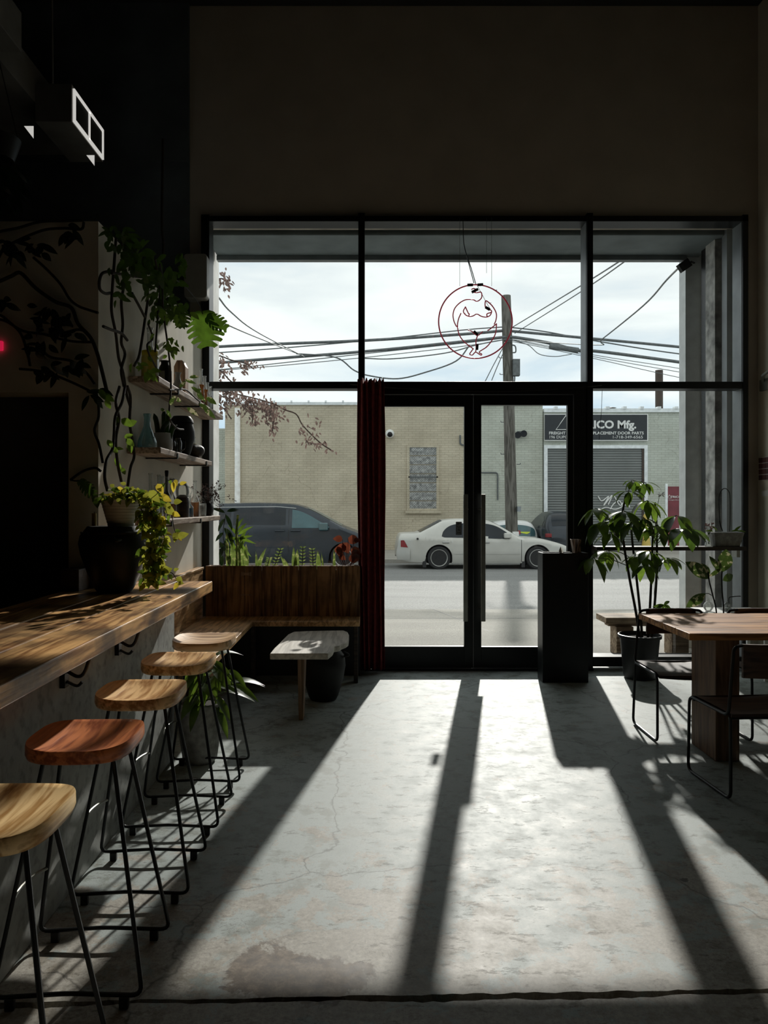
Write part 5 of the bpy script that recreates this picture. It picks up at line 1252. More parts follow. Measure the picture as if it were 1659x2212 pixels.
MB().box(XS + .02, bxx(1700), BY - .02, BY + 8, -.13, bz(889)).build('wall', 'brick_green', gb)
MB().box(bxx(1700), bxx(2600), BY + .02, BY + 8, -.13, bz(850)).build('side_wall', 'brick_green', gb)
cp_ = MB().box(XS + .02, bxx(1700), BY - .10, BY + .3, bz(891), bz(883))
for k in range(9): cp_.box(bxx(1196 + 37 * k), bxx(1203 + 37 * k), BY - .14, BY + .1, bz(884), bz(879))
cp_.build('coping', 'reveal_grey', gb)
sf_ = outline_frame(MB(), XS + .02, bxx(1397), -.12 - .3, bz(962), .12, BY - .10, BY - .02).build('shutter_frame', 'reveal_grey', gb)
MB().box(bxx(1178), bxx(1390), BY - .06, BY - .03, -.11, bz(970)).build('shutter', 'shutter_metal', gb)
MB().box(bxx(1385), bxx(1394), BY - .09, BY - .065, -.11, bz(966)).build('shutter_rail', 'dark_wood', gb)
gr_ = MB()
for q in ([(1292, 1072), (1300, 1082), (1315, 1072), (1304, 1092), (1322, 1070), (1314, 1090)], [(1326, 1070), (1340, 1092), (1352, 1078), (1360, 1096)], [(1318, 1100), (1326, 1088), (1338, 1082), (1346, 1096)], [(1292, 1105), (1308, 1096), (1330, 1100), (1352, 1090)],
          [(1296, 1168), (1312, 1172), (1332, 1158), (1350, 1168)], [(1290, 1110), (1296, 1130), (1290, 1150)]):
    gr_.tube(smooth_path([P(a, b_, BY - .075) for a, b_ in q], 5), .022, 4)
gr_.build('graffiti', 'white_paint', gb)
rd_ = MB().box(bxx(1441), bxx(1515), BY - .06, BY - .02, -.11, bz(1051)).build('door', 'red_paint', gb)
MB().box(bxx(1436), bxx(1441), BY - .06, BY - .02, -.11, bz(1045)).build('door_frame', 'reveal_grey', gb)
text('lettering', 'TRICO Mfg.', bxx(1447), bxx(1485), bz(1077), bz(1071), BY - .066, 'white_paint', rd_, .02)
text('lettering', 'Freight Elevator Doors', bxx(1443), bxx(1487), bz(1081.5), bz(1079), BY - .066, 'white_paint', rd_)
m = MB(); tri = [P(1441.5, 1076, BY - .066), P(1446, 1069, BY - .066), P(1450, 1076, BY - .066)]; m.tube(tri, .012, 4, closed=True); m.build('emblem', 'white_paint', rd_)
MB().tube([P(1452, 1120, BY - .08), P(1452, 1126, BY - .08)], .03, 6).build('door_handle', 'grey_steel', rd_)
m = MB(); m.lathe([(.32, bz(886)), (.20, bz(868)), (.15, bz(864))], (11.2, 29, 0), 14); m.lathe([(.145, bz(866)), (.145, 1.5 + 290 * 29 / F)], (11.35, 29, 0), 14)
m.v = [v + Vector((626 * 29 / F - 11.3, 0, 0)) for v in m.v]
m.build('chimney', 'dark_wood', gb, smooth=True)
MB().lathe([(.0, bz(876)), (.16, bz(878)), (.02, bz(881)), (.02, bz(886))], (bxx(1330), BY + .4, 0), 12).build('roof_vent', 'dark_steel', gb)
# sign board
sb = thing('shop_sign', 'wide black sign board with white lettering above the roller shutter', 'sign', (bxx(1285), BY - .12, bz(952)))
MB().box(XS + .03, bxx(1397), BY - .14, BY - .03, bz(953), bz(895)).build('frame', 'white_paint', sb)
plain('sign_black', (.016, .02, .024), .5, 0, .1)
MB().box(bxx(1174.5), bxx(1394.5), BY - .150, BY - .135, bz(951), bz(897)).build('board', 'sign_black', sb)
ys = BY - .156
text('lettering', 'TRICO Mfg.', bxx(1249), bxx(1371), bz(932), bz(909), ys, 'white_paint', sb, .035)
text('lettering', 'FREIGHT ELEVATOR REPLACEMENT DOOR PARTS', bxx(1184), bxx(1387), bz(939.5), bz(933.2), ys, 'white_paint', sb, .02)
text('lettering', '196 DUPONT ST.', bxx(1185), bxx(1251), bz(948), bz(941.8), ys, 'white_paint', sb)
text('lettering', '1-718-349-6565', bxx(1321), bxx(1385), bz(948), bz(941.8), ys, 'white_paint', sb)
MB().tube([P(1201, 928, ys), P(1222, 898, ys), P(1243, 928, ys)], .028, 4, closed=True).build('emblem', 'white_paint', sb)
# fittings on the far walls
c = P(842, 937, BY - .12); m = thing('security_camera', 'round white security camera on the beige brick wall', 'camera', c)
MB().lathe([(.0, -.16), (.10, -.14), (.15, -.05), (.16, .0), (.15, .12)], (c.x, BY - .12, c.z), 20, 'Y').build('housing', 'white_paint', m, smooth=True)
MB().lathe([(.0, -.20), (.06, -.18), (.10, -.13), (.09, -.1)], (c.x, BY - .12, c.z - .03), 16, 'Y').build('lens', 'pot_black', m, smooth=True)
m = thing('flood_light', 'twin headed grey flood light on the wall beside the utility pole', 'flood light', P(1124, 938, BY - .1))
h = MB(); c = P(1124, 935, BY - .08); h.box(c.x - .10, c.x + .10, BY - .08, BY, c.z - .05, c.z + .06); h.build('bracket', 'cable_grey', m)
for px, py in ((1118, 940), (1131, 937)):
    q = P(px, py, BY - .2); MB().lathe([(.05, .14), (.07, .05), (.12, -.02), (.12, -.05), (.0, -.04)], (q.x, q.y, q.z), 14, 'Y').build('lamp_head', 'dark_steel', m, smooth=True)
bo = thing('bollard', 'yellow steel bollard with a flared foot beside the red door', 'bollard', P(1395, 1188, 25.9))
c = P(1396, 1188, 25.9); MB().lathe([(.0, -.12), (.16, -.12), (.15, .1), (.11, .35), (.10, 1.12), (.06, 1.18), (0, 1.19)], (c.x, 25.9, 0), 18).build('post', 'candle_wax', bo, smooth=True)

# ================================================================== utility pole and cables
UY = 22.7
up = thing('utility_pole', 'weathered wooden utility pole across the street', 'utility pole', P(1106, 0, UY) * 1.0)
up.location = (P(1106, 0, UY).x, UY, -.12)
MB().tube([Vector((P(1107, 0, UY).x, UY, -.12)), P(1104, 1100, UY), P(1099, 850, UY), P(1096, 740, UY), P(1093, 639, UY)], [.20, .185, .165, .155, .145], 16).build('pole', 'pole_wood', up, smooth=True)
for px, py, sg in ((1088, 773, -1), (1090, 809, -1), (1092, 912, -1), (1092, 981, -1), (1116, 1003, 1)):
    m = MB(); m.tube(round_path([P(px, py, UY), P(px + sg * 6 - sg * 4, py, UY), P(px - 10 if sg < 0 else px + 8, py, UY), P(px - 10 if sg < 0 else px + 8, py - 3, UY)], .03), .012, 5); m.build('climbing_step', 'cable_grey', up)
m = MB(); c = P(1110, 795, UY - .1); m.box(c.x - .05, c.x + .16, UY - .25, UY - .05, c.z - .25, c.z + .25); m.tube(smooth_path([P(1106, 745, UY - .1), P(1113, 748, UY - .1), P(1114, 760, UY - .1), P(1108, 762, UY - .1)], 5), .02, 6)
m.tube(smooth_path([P(1108, 800, UY - .1), P(1112, 815, UY - .1), P(1109, 840, UY - .1)], 5), .02, 6)
m.build('junction_box', 'cable_grey', up)
MB().box(P(1114, 0, UY).x, P(1121, 0, UY).x, UY - .3, UY - .1, P(0, 1105, UY).z, P(0, 1094, UY).z).build('meter_box', 'grey_steel', up)
MB().box(P(1104, 0, UY).x, P(1117, 0, UY).x, UY - .28, UY - .15, P(0, 1158, UY).z, P(0, 1148, UY).z).build('tag_plate', 'reveal_white', up)
def cable(q, r, label, far=UY, ys=None):
    pts = [P(x, y, far if ys is None else ys[i]) for i, (x, y) in enumerate(q)]
    single('overhead_cable', MB().tube(smooth_path(pts, 6), r, 5), 'cable_grey', label, 'cable', 'overhead street cables')
cable([(150, 774), (470, 749), (780, 736), (1000, 722), (1092, 714)], .045, 'thick upper cable running left from the utility pole')
cable([(150, 777), (470, 762), (780, 737), (1000, 713), (1092, 706)], .018, 'thin cable rising to join the thick upper one left of the pole')
cable([(150, 812), (470, 784), (780, 760), (1000, 738), (1092, 728)], .045, 'thick lower cable running left from the utility pole', UY - .1)
cable([(150, 830), (470, 799), (780, 765), (1010, 740), (1092, 730)], .014, 'thin cable just under the thick lower one left of the pole', UY - .1)
cable([(470, 800), (580, 792), (780, 773), (1000, 748), (1092, 733)], .012, 'faint cable lowest of the bundle left of the pole', UY - .2)
cable([(640, 764), (725, 772), (765, 800), (800, 812), (860, 818), (920, 804), (985, 780), (1015, 745)], .022, 'cable sagging deep under the bundle left of the pole', UY - .2)
cable([(785, 774), (850, 775), (960, 763), (1030, 745), (1092, 733)], .018, 'second sagging cable behind the round neon sign', UY - .25)
cable([(1092, 714), (1110, 716), (1250, 729), (1480, 751), (1800, 785)], .045, 'thick upper cable running right from the utility pole')
cable([(1092, 706), (1175, 716), (1290, 737), (1480, 766), (1800, 800)], .020, 'middle cable running right from the utility pole')
cable([(1092, 728), (1120, 730), (1190, 742), (1250, 757), (1300, 760), (1480, 784), (1800, 830)], .050, 'thick lower cable with a dark splice, right of the pole', UY - .1)
sp = MB().tube([P(1187, 748, UY - .15), P(1249, 757, UY - .15)], .085, 10)
single('cable_splice', sp, 'cable_grey', 'long dark splice case hanging on the thick lower cable', 'cable splice')
for k, (a, c, lab) in enumerate(((733, 798, 'highest of the three thin cables fanning right below the splice'), (735, 806, 'middle one of the thin cables fanning right below the splice'), (738, 818, 'lowest of the thin cables fanning right below the splice'))):
    cable([(1092, a), (1130, a + 4), (1290, 768 + 4 * k), (1480, c), (1700, c + 40)], .010, lab, UY - .2)
cable([(1100, 733), (1140, 745), (1165, 765), (1200, 770), (1235, 765)], .012, 'thin loop of cable under the splice', UY - .25)
cable([(1105, 708), (1255, 617), (1345, 560), (1420, 510)], .014, 'upper drop wire rising from the pole towards this building', ys=(UY, 16, 12, 9.5))
cable([(1112, 720), (1255, 630), (1352, 563), (1420, 512)], .012, 'lower drop wire rising from the pole towards this building', ys=(UY, 16, 12, 9.5))
cable([(1109, 735), (1281, 745), (1300, 733), (1390, 660), (1440, 605), (1474, 571)], .011, 'drop wire climbing to the bracket on the right pillar', ys=(UY, 15, 13.5, 10.5, 9, 7.8))
cable([(660, 772), (560, 720), (500, 675), (470, 640), (430, 600)], .012, 'drop wire rising steeply to the left edge of the window', ys=(UY, 15, 11.5, 10, 8.5))
cable([(655, 769), (570, 735), (510, 710), (470, 690), (420, 660)], .012, 'second drop wire rising to the left edge of the window', ys=(UY, 15, 11.5, 10, 8.5))
cable([(1062, 822), (1075, 790), (1092, 752)], .014, 'guy wire slanting down left of the pole', UY + .6)
cable([(1048, 824), (1068, 785), (1090, 745)], .014, 'farther guy wire slanting down left of the pole', UY + .9)
wa_ = MB(); c = P(1478, 574, 7.72)
wa_.obox(c, (.06, .03, .045), Matrix.Rotation(-.6, 3, 'Y')); wa_.tube([c, c + Vector((.09, .03, .05)), c + Vector((.16, .09, .05))], .012, 6)
single('wire_anchor', wa_, 'dark_steel', 'angled dark metal wire anchor at the top of the right pillar', 'bracket')

# ================================================================== street bench just outside
ob = thing('street_bench', 'chunky timber bench outside the right hand window', 'bench', (2.8, 7.45, 0))
MB().box(2.345, 3.25, 7.30, 7.62, .325, .385).build('seat', 'street_bench_wood', ob, bevel=.006)
for x in (2.47, 3.02): MB().box(x, x + .17, 7.36, 7.56, 0, .285).build('leg', 'street_bench_wood', ob, bevel=.006)
MB().box(2.40, 3.22, 7.40, 7.52, .285, .325).build('stretcher', 'street_bench_wood', ob, bevel=.004)

# ================================================================== branch of autumn leaves at the left
tr = thing('street_tree', 'street tree with withered brown leaves arching into the left window', 'tree', (P(330, 0, 10).x, 10, -.03))
TYb = 10.0
MB().tube(smooth_path([(P(330, 0, 10).x, 10, -.03), (P(335, 0, 10).x, 10, 1.2), (P(345, 0, 10).x, 10, 2.6), (P(365, 0, 10).x, 10, 3.4), (P(360, 0, 10).x, 10, 4.7)]), [.10, .05], 10).build('trunk', 'stem_brown', tr, smooth=True)

twigs = [[(362, 790), (430, 838), (480, 845), (540, 858), (590, 872), (615, 885), (640, 895), (655, 920), (690, 955), (715, 972)], [(352, 830), (440, 860), (480, 880), (500, 905)], [(540, 860), (545, 890), (545, 915)], [(585, 875), (590, 905), (588, 935)],
         [(362, 775), (430, 770), (470, 768), (500, 778), (530, 785), (545, 795)], [(362, 780), (430, 790), (475, 800), (490, 815), (500, 825)], [(362, 620), (400, 612), (450, 608), (480, 602), (492, 615)]]
m = MB()
for q in twigs: m.tube(smooth_path([P(a, b_, TYb) for a, b_ in q], 5), .009, 5)
m.build('twig', 'leaf_autumn', tr)
m = MB()
for cx_, cy_, sx_, sy_, n in ((470, 860, 22, 14, 130), (520, 865, 20, 12, 120), (560, 875, 16, 10, 90), (545, 895, 8, 12, 46), (590, 888, 12, 10, 70), (586, 900, 8, 14, 36), (588, 930, 4, 8, 12), (672, 940, 14, 16, 34), (690, 957, 8, 5, 14), (655, 925, 6, 8, 12), (484, 602, 8, 8, 40), (490, 618, 5, 6, 16), (478, 800, 10, 12, 56), (535, 785, 12, 5, 34), (527, 800, 3, 6, 10), (475, 775, 8, 8, 20), (500, 824, 6, 4, 10), (455, 880, 14, 16, 70), (480, 842, 24, 6, 50), (718, 972, 6, 3, 5)):
    for k in range(n):
        pleaf(m, R.gauss(cx_, sx_), R.gauss(cy_, sy_), TYb + R.uniform(-.3, .3), R.uniform(-140, -20), R.uniform(6, 12), R.uniform(2.5, 5), 'leaf', .2)
m.build('foliage', 'leaf_autumn', tr)

# ================================================================== cars
plain('paint_silver', (.52, .51, .465), .30, .2, .05, 4, 0, .6)
plain('paint_dark', (.026, .033, .041), .25, .2, .1, 3, 0, .6)
plain('paint_white', (.74, .74, .72), .3, 0, .03, 3, 0, .6)
plain('car_glass', (.014, .018, .022), .12, 0, .2, 2, 0, .35)
plain('car_glass_teal', (.05, .11, .12), .15, 0, .2, 2, 0, .6)
plain('tyre', (.018, .018, .018), .8, 0, .2, 20)
plain('rim_bright', (.42, .42, .40), .3, .7, .1)
plain('rim_dark', (.22, .22, .21), .4, .5, .1)
plain('tail_lamp', (.22, .012, .014), .25, 0, .2)
plain('trim_dark', (.02, .02, .02), .6, 0, .1)
plain('bumper_silver', (.52, .51, .47), .38, .3, .05, 4)
def curve_fn(pts):
    pts = sorted(pts)
    def f(x):
        if x <= pts[0][0]: return pts[0][1]
        for (a, b_), (c, d) in zip(pts, pts[1:]):
            if x <= c: return b_ + (d - b_) * (x - a) / max(1e-6, c - a)
        return pts[-1][1]
    return f
def dens(pts):
    q = smooth_path([Vector((a, 0, b_)) for a, b_ in pts], 8); return [(v.x, v.z) for v in q]
class Car:
    def __init__(s, name, label, yc, half, up, lo, belt, roof, wheels, wr, paint, zr, parts=True):
        s.yc, s.half, s.belt, s.roof, s.zr = yc, half, belt, roof, zr
        s.up = curve_fn(dens(up)); s.x0, s.x1 = up[0][0], up[-1][0]; lo = curve_fn(lo); s.wheels = wheels
        ar = wr + .045
        def lof(x):
            z = lo(x)
            for wx in wheels:
                if abs(x - wx) < ar: z = max(z, zr + wr + math.sqrt(ar * ar - (x - wx) ** 2) - .0)
            return min(z, s.up(x) - .03)
        s.lo = lof
        t = s.t = thing(name, label, 'car', ((s.x0 + s.x1) / 2, yc, zr))
        xs = sorted(set([s.x0 + (s.x1 - s.x0) * i / 110 for i in range(111)] + [wx + ar * math.cos(PI * k / 16) for wx in wheels for k in range(17)]))
        xs = [x for x in xs if s.x0 <= x <= s.x1]; M = 12; mb = MB(); vs = []
        for x in xs:
            u, l = s.up(x), s.lo(x); row = []
            for j in range(M + 1): z = l + (u - l) * j / M; row.append((x, yc - s.hw(x, z), z))
            h = s.hw(x, u)
            for k in (1, 2, 3): row.append((x, yc - h + 2 * h * k / 4, u + .025 * math.sin(PI * k / 4)))
            for j in range(M, -1, -1): z = l + (u - l) * j / M; row.append((x, yc + s.hw(x, z), z))
            vs.append(row)
        K = len(vs[0]); fs = []
        for i in range(len(xs) - 1):
            for k in range(K): fs.append((i * K + k, i * K + (k + 1) % K, (i + 1) * K + (k + 1) % K, (i + 1) * K + k))
        fs.append(tuple(reversed(range(K)))); fs.append(tuple((len(xs) - 1) * K + k for k in range(K)))
        mb.add([v for r in vs for v in r], fs); mb.build('body', paint, t, smooth=True, angle=38)
        for wx in wheels:
            for sg in (-1, 1):
                y = yc + sg * (half - .11); w = MB()
                w.lathe([(wr * .68, -.10), (wr * .92, -.105), (wr, -.08), (wr, .08), (wr * .92, .105), (wr * .68, .10)], (wx, y, zr + wr), 32, 'Y')
                wo = w.build('wheel', 'tyre', t, smooth=True)
                r = MB(); r.lathe([(wr * .62, sg * .085), (wr * .70, sg * .112), (wr * .74, sg * .112), (wr * .72, sg * .08)], (wx, y, zr + wr), 32, 'Y'); r.build('rim', 'rim_bright', wo, smooth=True)
                d = MB(); d.lathe([(0, sg * .03), (wr * .66, sg * .03), (wr * .66, sg * .02)], (wx, y, zr + wr), 24, 'Y'); d.build('wheel_disc', 'trim_dark', wo)
                p = MB(); p.lathe([(0, sg * .10), (wr * .16, sg * .095), (wr * .18, sg * .05)], (wx, y, zr + wr), 14, 'Y')
                for k in range(6):
                    a = 2 * PI * k / 6 + .3; p.obox((wx + wr * .38 * math.cos(a), y + sg * .075, zr + wr + wr * .38 * math.sin(a)), (wr * .27, .018, wr * .075), Matrix.Rotation(-a, 3, 'Y'))
                p.build('spokes', 'rim_dark', wo)
        ax = MB()
        ax.box(wheels[0] - .3, wheels[1] + .3, yc - half + .28, yc + half - .28, zr + .16, s.belt - .2); ax.build('underbody', 'trim_dark', t)
    def hw(s, x, z):
        u = (x - (s.x0 + s.x1) / 2) / ((s.x1 - s.x0) / 2); h = s.half
        if abs(u) > .72: h -= .20 * ((abs(u) - .72) / .28) ** 2
        if z > s.belt: h -= .24 * ((z - s.belt) / (s.roof - s.belt)) ** 1.2 + .02
        lowz = s.zr + .45
        if z < lowz: h -= .05 * ((lowz - z) / .3) ** 2
        top = s.up(x); d = top - z
        if d < .09: h -= .06 * (1 - d / .09) ** 2
        return h
    def side(s, name, mat, x0, x1, lof, upf, off=.006, sides=(-1, 1), parent=None, nu=24, nv=5):
        for sg in sides:
            m = MB()
            def fn(u, v):
                x = x0 + (x1 - x0) * u; a, b_ = lof(x), upf(x); z = a + (b_ - a) * v
                return (x, s.yc + sg * (s.hw(x, z) + off), z)
            m.grid(fn, nu, nv); m.build(name, mat, parent or s.t, smooth=True)
    def over(s, name, mat, x0, x1, frac=.84, off=.008):
        m = MB()
        def fn(u, v):
            x = x0 + (x1 - x0) * u; h = s.hw(x, s.up(x)) * frac
            return (x, s.yc - h + 2 * h * v, s.up(x) + .025 * math.sin(PI * (.08 + .84 * v)) + off)
        m.grid(fn, 12, 8); return m.build(name, mat, s.t, smooth=True)
# silver saloon
K_ = 1 / 81.5
def cx_(px): return (px - CX) * K_
def cz_(py): return EYE - (py - CY) * K_
ZR = cz_(1230.5)
up_ = [(cx_(a), cz_(b_)) for a, b_ in ((857, 1186), (858.5, 1172), (864, 1157), (869, 1154.5), (890, 1153.5), (905, 1152.5), (925, 1143), (945, 1132.5), (958, 1126.5), (980, 1123.5), (1010, 1123), (1045, 1124.5), (1065, 1128), (1085, 1138), (1105, 1150), (1128, 1162), (1165, 1165), (1200, 1172), (1228, 1181), (1238, 1190), (1241, 1202))]
lo_ = [(cx_(857), cz_(1203)), (cx_(861), cz_(1208)), (cx_(885), cz_(1214)), (cx_(930), cz_(1216)), (cx_(985), cz_(1217)), (cx_(1130), cz_(1217)), (cx_(1220), cz_(1213)), (cx_(1241), cz_(1206))]
cs = Car('silver_car', 'silver four door saloon car parked across the street', 20.5, .88, up_, lo_, cz_(1163), cz_(1123), (cx_(948.5), cx_(1162)), 25.2 * K_, 'paint_silver', ZR)
wt_ = curve_fn(dens([(cx_(a), cz_(b_)) for a, b_ in ((954.5, 1158), (957, 1150), (964, 1142), (975, 1135.5), (990, 1132), (1010, 1130.5), (1040, 1131), (1060, 1133), (1078, 1139), (1095, 1150), (1102, 1157))]))
wl_ = curve_fn([(cx_(954), cz_(1158.5)), (cx_(960), cz_(1161)), (cx_(1102), cz_(1164))])
cs.side('side_window', 'car_glass', cx_(954.5), cx_(1017), wl_, wt_); cs.side('side_window', 'car_glass', cx_(1024), cx_(1101), wl_, wt_)
cs.over('rear_window', 'car_glass', cx_(908), cx_(957)); cs.over('windscreen', 'car_glass', cx_(1068), cx_(1124))
lin = lambda a, b_: (lambda x: b_)
cs.side('tail_lamp', 'tail_lamp', cx_(866), cx_(881), curve_fn([(cx_(866), cz_(1182)), (cx_(881), cz_(1183))]), curve_fn([(cx_(866), cz_(1168)), (cx_(873), cz_(1167)), (cx_(881), cz_(1182))]), .008, nu=8)
cs.side('bumper', 'bumper_silver', cx_(858), cx_(886), lin(0, cz_(1210)), lin(0, cz_(1186)), .02, nu=10)
cs.side('side_moulding', 'bumper_silver', cx_(979), cx_(1124), lin(0, cz_(1196.5)), lin(0, cz_(1194)), .018)
cs.side('sill', 'bumper_silver', cx_(976), cx_(1128), lin(0, cz_(1216)), lin(0, cz_(1213.5)), .02)
for px in (962, 1049):
    for sg in (-1, 1): m = MB(); m.tube([(cx_(px - 6), cs.yc + sg * (cs.hw(cx_(px), cz_(1172)) + .02), cz_(1171.5)), (cx_(px + 8), cs.yc + sg * (cs.hw(cx_(px), cz_(1172)) + .02), cz_(1171.5))], .022, 8); m.build('door_handle', 'rim_bright', cs.t, smooth=True)
for px in (1020.5, 1126): cs.side('door_gap', 'trim_dark', cx_(px), cx_(px) + .012, lin(0, cz_(1214)), lin(0, cz_(1166)), .006, nu=1)
for sg in (-1, ): m = MB(); m.lathe([(0, -.02), (.03, -.02), (.03, .02)], (cx_(902), cs.yc + sg * (cs.hw(cx_(902), cz_(1164))), cz_(1164)), 12, 'Y'); m.build('fuel_cap', 'trim_dark', cs.t)
for sg in (-1, 1): m = MB(); m.obox((cx_(1096), cs.yc + sg * (cs.half + .02), cz_(1157)), (.10, .07, .07), Matrix.Identity(3)); m.build('wing_mirror', 'paint_silver', cs.t, bevel=.03)
for wx in cs.wheels: MB().box(wx - .43, wx - .34, cs.yc - cs.half + .03, cs.yc - cs.half + .22, ZR + .06, ZR + .33).build('mud_flap', 'trim_dark', cs.t)
MB().box(cs.x0 + .03, cs.x0 + .10, cs.yc - .3, cs.yc + .3, ZR + .45, ZR + .60).build('number_plate', 'white_paint', cs.t)
# dark people carrier
K_ = 1 / 81.0
ZV = ZR
up_ = [(cx_(a), cz_(b_)) for a, b_ in ((405, 1180), (404, 1150), (412, 1110), (425, 1095), (450, 1090), (500, 1088), (560, 1087), (620, 1089), (650, 1094), (680, 1106), (710, 1122), (740, 1138), (770, 1150), (795, 1160), (812, 1172), (818, 1190))]
lo_ = [(cx_(404), cz_(1205)), (cx_(450), cz_(1214)), (cx_(760), cz_(1215)), (cx_(818), cz_(1204))]
cv = Car('minivan', 'dark blue grey minivan parked behind the silver car', 20.5, .95, up_, lo_, cz_(1140), cz_(1087), (cx_(480), cx_(742)), 27 * K_, 'paint_dark', ZV)
wt_ = curve_fn(dens([(cx_(a), cz_(b_)) for a, b_ in ((418, 1112), (430, 1104), (470, 1100), (540, 1098), (600, 1098), (640, 1102), (665, 1111), (690, 1125), (712, 1137))]))
cv.side('side_window', 'car_glass', cx_(425), cx_(500), lin(0, cz_(1132)), wt_); cv.side('side_window', 'car_glass', cx_(506), cx_(618), lin(0, cz_(1134)), wt_); cv.side('side_window', 'car_glass_teal', cx_(632), cx_(712), lin(0, cz_(1140)), wt_)
cv.over('windscreen', 'car_glass_teal', cx_(664), cx_(738)); cv.side('roof_strip', 'rim_bright', cx_(430), cx_(640), curve_fn([(cx_(430), cz_(1100)), (cx_(470), cz_(1096.5)), (cx_(600), cz_(1095)), (cx_(640), cz_(1098.5))]), curve_fn([(cx_(430), cz_(1099)), (cx_(470), cz_(1095.3)), (cx_(600), cz_(1093.8)), (cx_(640), cz_(1097.4))]), .012)
for px in (606, 640):
    for sg in (-1, 1): m = MB(); m.tube([(cx_(px - 10), cv.yc + sg * (cv.hw(cx_(px), cz_(1146)) + .02), cz_(1146)), (cx_(px + 10), cv.yc + sg * (cv.hw(cx_(px), cz_(1146)) + .02), cz_(1146))], .022, 8); m.build('door_handle', 'paint_dark', cv.t, smooth=True)
cv.side('door_gap', 'trim_dark', cx_(624), cx_(624) + .014, lin(0, cz_(1212)), lin(0, cz_(1100)), .005, nu=1)
for sg in (-1, 1): m = MB(); m.obox((cx_(700), cv.yc + sg * (cv.half + .06), cz_(1137)), (.12, .10, .10), Matrix.Identity(3)); m.build('wing_mirror', 'car_glass_teal', cv.t, bevel=.03)
cv.side('head_lamp', 'rim_bright', cx_(782), cx_(812), lin(0, cz_(1178)), curve_fn([(cx_(782), cz_(1170)), (cx_(812), cz_(1174))]), .01)
# small white car on the far pavement
YB_ = 24.4; K_ = (YB_ - .85) / F; ZW = -.12
up_ = [(cx_(a), cz_(b_)) for a, b_ in ((968, 1184), (970, 1172), (980, 1166), (1010, 1161), (1030, 1156), (1050, 1143), (1070, 1133), (1092, 1127.5), (1118, 1126), (1140, 1127), (1153, 1131), (1160, 1140), (1165, 1152), (1167, 1166), (1166, 1184))]
lo_ = [(cx_(968), cz_(1187)), (cx_(1167), cz_(1187))]
cw = Car('white_car', 'small white hatchback on the far pavement behind the silver car', YB_, .80, up_, lo_, cz_(1158), cz_(1126), (cx_(1005), cx_(1132)), .27, 'paint_white', ZW)
wt_ = curve_fn(dens([(cx_(a), cz_(b_)) for a, b_ in ((1046, 1153), (1062, 1143), (1080, 1136), (1110, 1133.5), (1140, 1136), (1156, 1142), (1161, 1150))]))
cw.side('side_window', 'car_glass_teal', cx_(1047), cx_(1096), lin(0, cz_(1158)), wt_); cw.side('side_window', 'car_glass_teal', cx_(1100), cx_(1160), lin(0, cz_(1159)), wt_)
cw.over('windscreen', 'car_glass_teal', cx_(1034), cx_(1066)); cw.over('rear_window', 'car_glass_teal', cx_(1151), cx_(1161))
plain('patch_yellow', (.62, .72, .04), .5, 0, .05)
cw.side('window_patch', 'patch_yellow', cx_(1126), cx_(1147), curve_fn([(cx_(1126), cz_(1151)), (cx_(1140), cz_(1154)), (cx_(1147), cz_(1150))]), curve_fn([(cx_(1126), cz_(1149)), (cx_(1147), cz_(1149))]), .012, nu=8)  # small yellow patch on the side window
cw.side('window_sticker', 'tail_lamp', cx_(1117), cx_(1126), curve_fn([(cx_(1117), cz_(1156)), (cx_(1126), cz_(1154))]), lin(0, cz_(1146)), .012, nu=6)
# dark car nosed in to the roller shutter, seen from behind
up_ = [(0, .62), (.03, .80), (.12, .92), (.35, 1.18), (.62, 1.34), (1.1, 1.385), (1.7, 1.34), (2.1, 1.14), (2.45, .92), (3.0, .80), (3.25, .66), (3.3, .5)]
up_ = [(a + 4.5, b_ - .12) for a, b_ in up_]
ck_ = Car('dark_car', 'dark rounded car nosed in to the roller shutter across the street', 24.7, .67, up_, [(4.5, .18), (7.8, .18)], .78, 1.27, (5.15, 7.1), .28, 'paint_dark', -.12)
ck_.over('rear_window', 'car_glass', 4.63, 5.05); ck_.over('windscreen', 'car_glass', 6.25, 6.85)
ck_.side('side_window', 'car_glass', 5.0, 6.5, lambda x: .83, curve_fn([(5.0, .98), (5.3, 1.13), (5.8, 1.16), (6.2, 1.06), (6.5, .9)]))
for yy in (-.55, .55): MB().box(4.49, 4.56, 24.7 + yy - .10, 24.7 + yy + .10, .48, .60).build('tail_lamp', 'tail_lamp', ck_.t, bevel=.02)
ck_.t.location = (6.16, 24.66, -.12); ck_.t.rotation_euler = (0, 0, PI / 2)
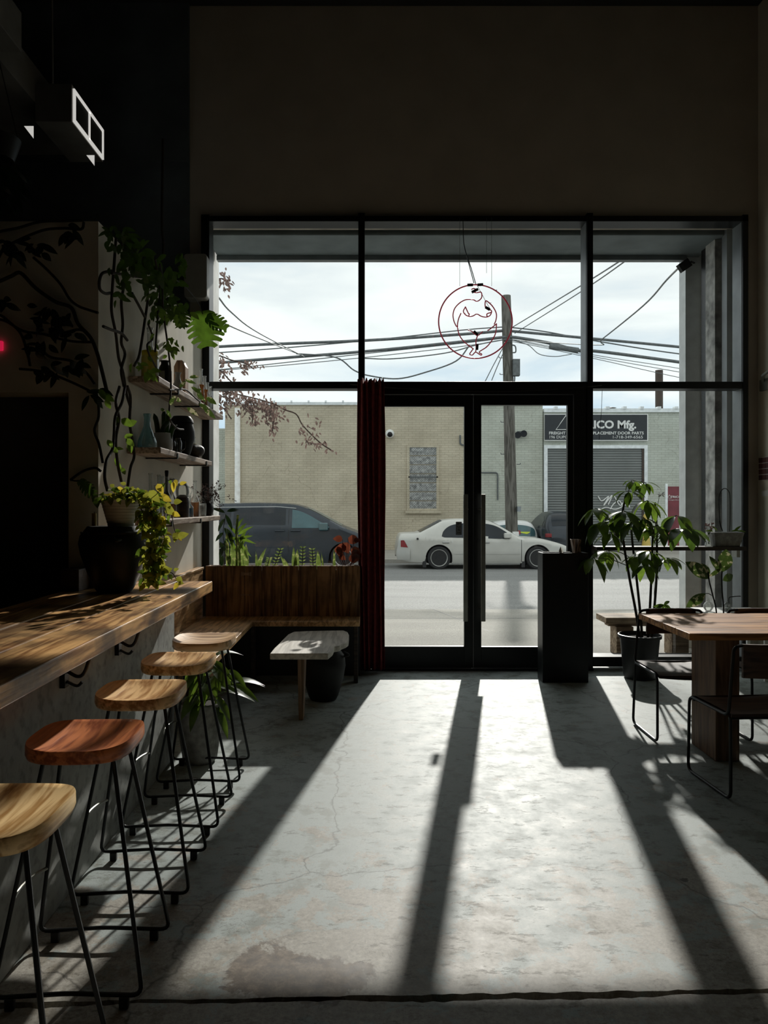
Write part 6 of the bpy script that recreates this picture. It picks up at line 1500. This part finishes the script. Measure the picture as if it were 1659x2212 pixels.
# ================================================================== sky, sun, camera
w = bpy.data.worlds.new('Sky'); SC.world = w; w.use_nodes = True; nt = w.node_tree
bg = nt.nodes['Background']
tc = N(nt, 'ShaderNodeTexCoord'); mp = N(nt, 'ShaderNodeMapping'); mp.inputs['Scale'].default_value = (2.2, 2.2, 9.0); L(nt, tc.outputs['Generated'], mp.inputs['Vector'])
n1 = N(nt, 'ShaderNodeTexNoise'); n1.inputs['Scale'].default_value = 1.5; n1.inputs['Detail'].default_value = 7; n1.inputs['Roughness'].default_value = .5; n1.inputs['Distortion'].default_value = .25; L(nt, mp.outputs[0], n1.inputs['Vector'])
cl = ramp(nt, n1.outputs['Fac'], [(.30, (.60, .70, .76)), (.44, (.76, .82, .83)), (.58, (.90, .95, .93))])
sx = N(nt, 'ShaderNodeSeparateXYZ'); L(nt, tc.outputs['Generated'], sx.inputs[0])
# thinner blue gaps low over the roofs
lowm = N(nt, 'ShaderNodeMapRange'); lowm.inputs[1].default_value = .23; lowm.inputs[2].default_value = .10; L(nt, sx.outputs['Z'], lowm.inputs[0])
gap = ramp(nt, n1.outputs['Fac'], [(.36, (.42, .62, .78)), (.62, (.85, .90, .90))])
col = mixc(nt, lowm.outputs[0], cl, gap)
L(nt, col, bg.inputs['Color']); bg.inputs['Strength'].default_value = 1.05
EL, AZ = math.radians(27.9), .18
sd = bpy.data.lights.new('Sun', 'SUN'); sd.energy = 3.3; sd.angle = math.radians(1.0); sd.color = (1.0, .965, .90)
so = bpy.data.objects.new('Sun', sd); COL.objects.link(so)
dirv = Vector((-AZ, -1, 0)).normalized() * math.cos(EL) + Vector((0, 0, -math.sin(EL)))
so.rotation_euler = dirv.to_track_quat('-Z', 'Y').to_euler(); so.location = (5, 20, 12)
cam = bpy.data.cameras.new('Camera'); co = bpy.data.objects.new('Camera', cam); COL.objects.link(co)
co.location = (0, 0, EYE); co.rotation_euler = (PI / 2, 0, 0)
cam.sensor_fit = 'VERTICAL'; cam.sensor_height = 36; cam.sensor_width = 36; cam.lens = F / 2212 * 36
cam.shift_x = (829.5 - CX) / 2212; cam.shift_y = -(1106 - CY) / 2212; cam.clip_end = 300; cam.clip_start = .05
SC.camera = co
SC.view_settings.view_transform = 'Standard'; SC.view_settings.look = 'None'
SC.view_settings.exposure = 0.15
cy = SC.cycles
cy.max_bounces = 8; cy.use_adaptive_sampling = True; cy.adaptive_threshold = .05; cy.diffuse_bounces = 5; cy.glossy_bounces = 3; cy.transparent_max_bounces = 14; cy.transmission_bounces = 6
cy.caustics_reflective = False; cy.caustics_refractive = False; cy.sample_clamp_indirect = 4
cy.use_denoising = True
for o in list(SC.objects):
    if '_local' in o: del o['_local']
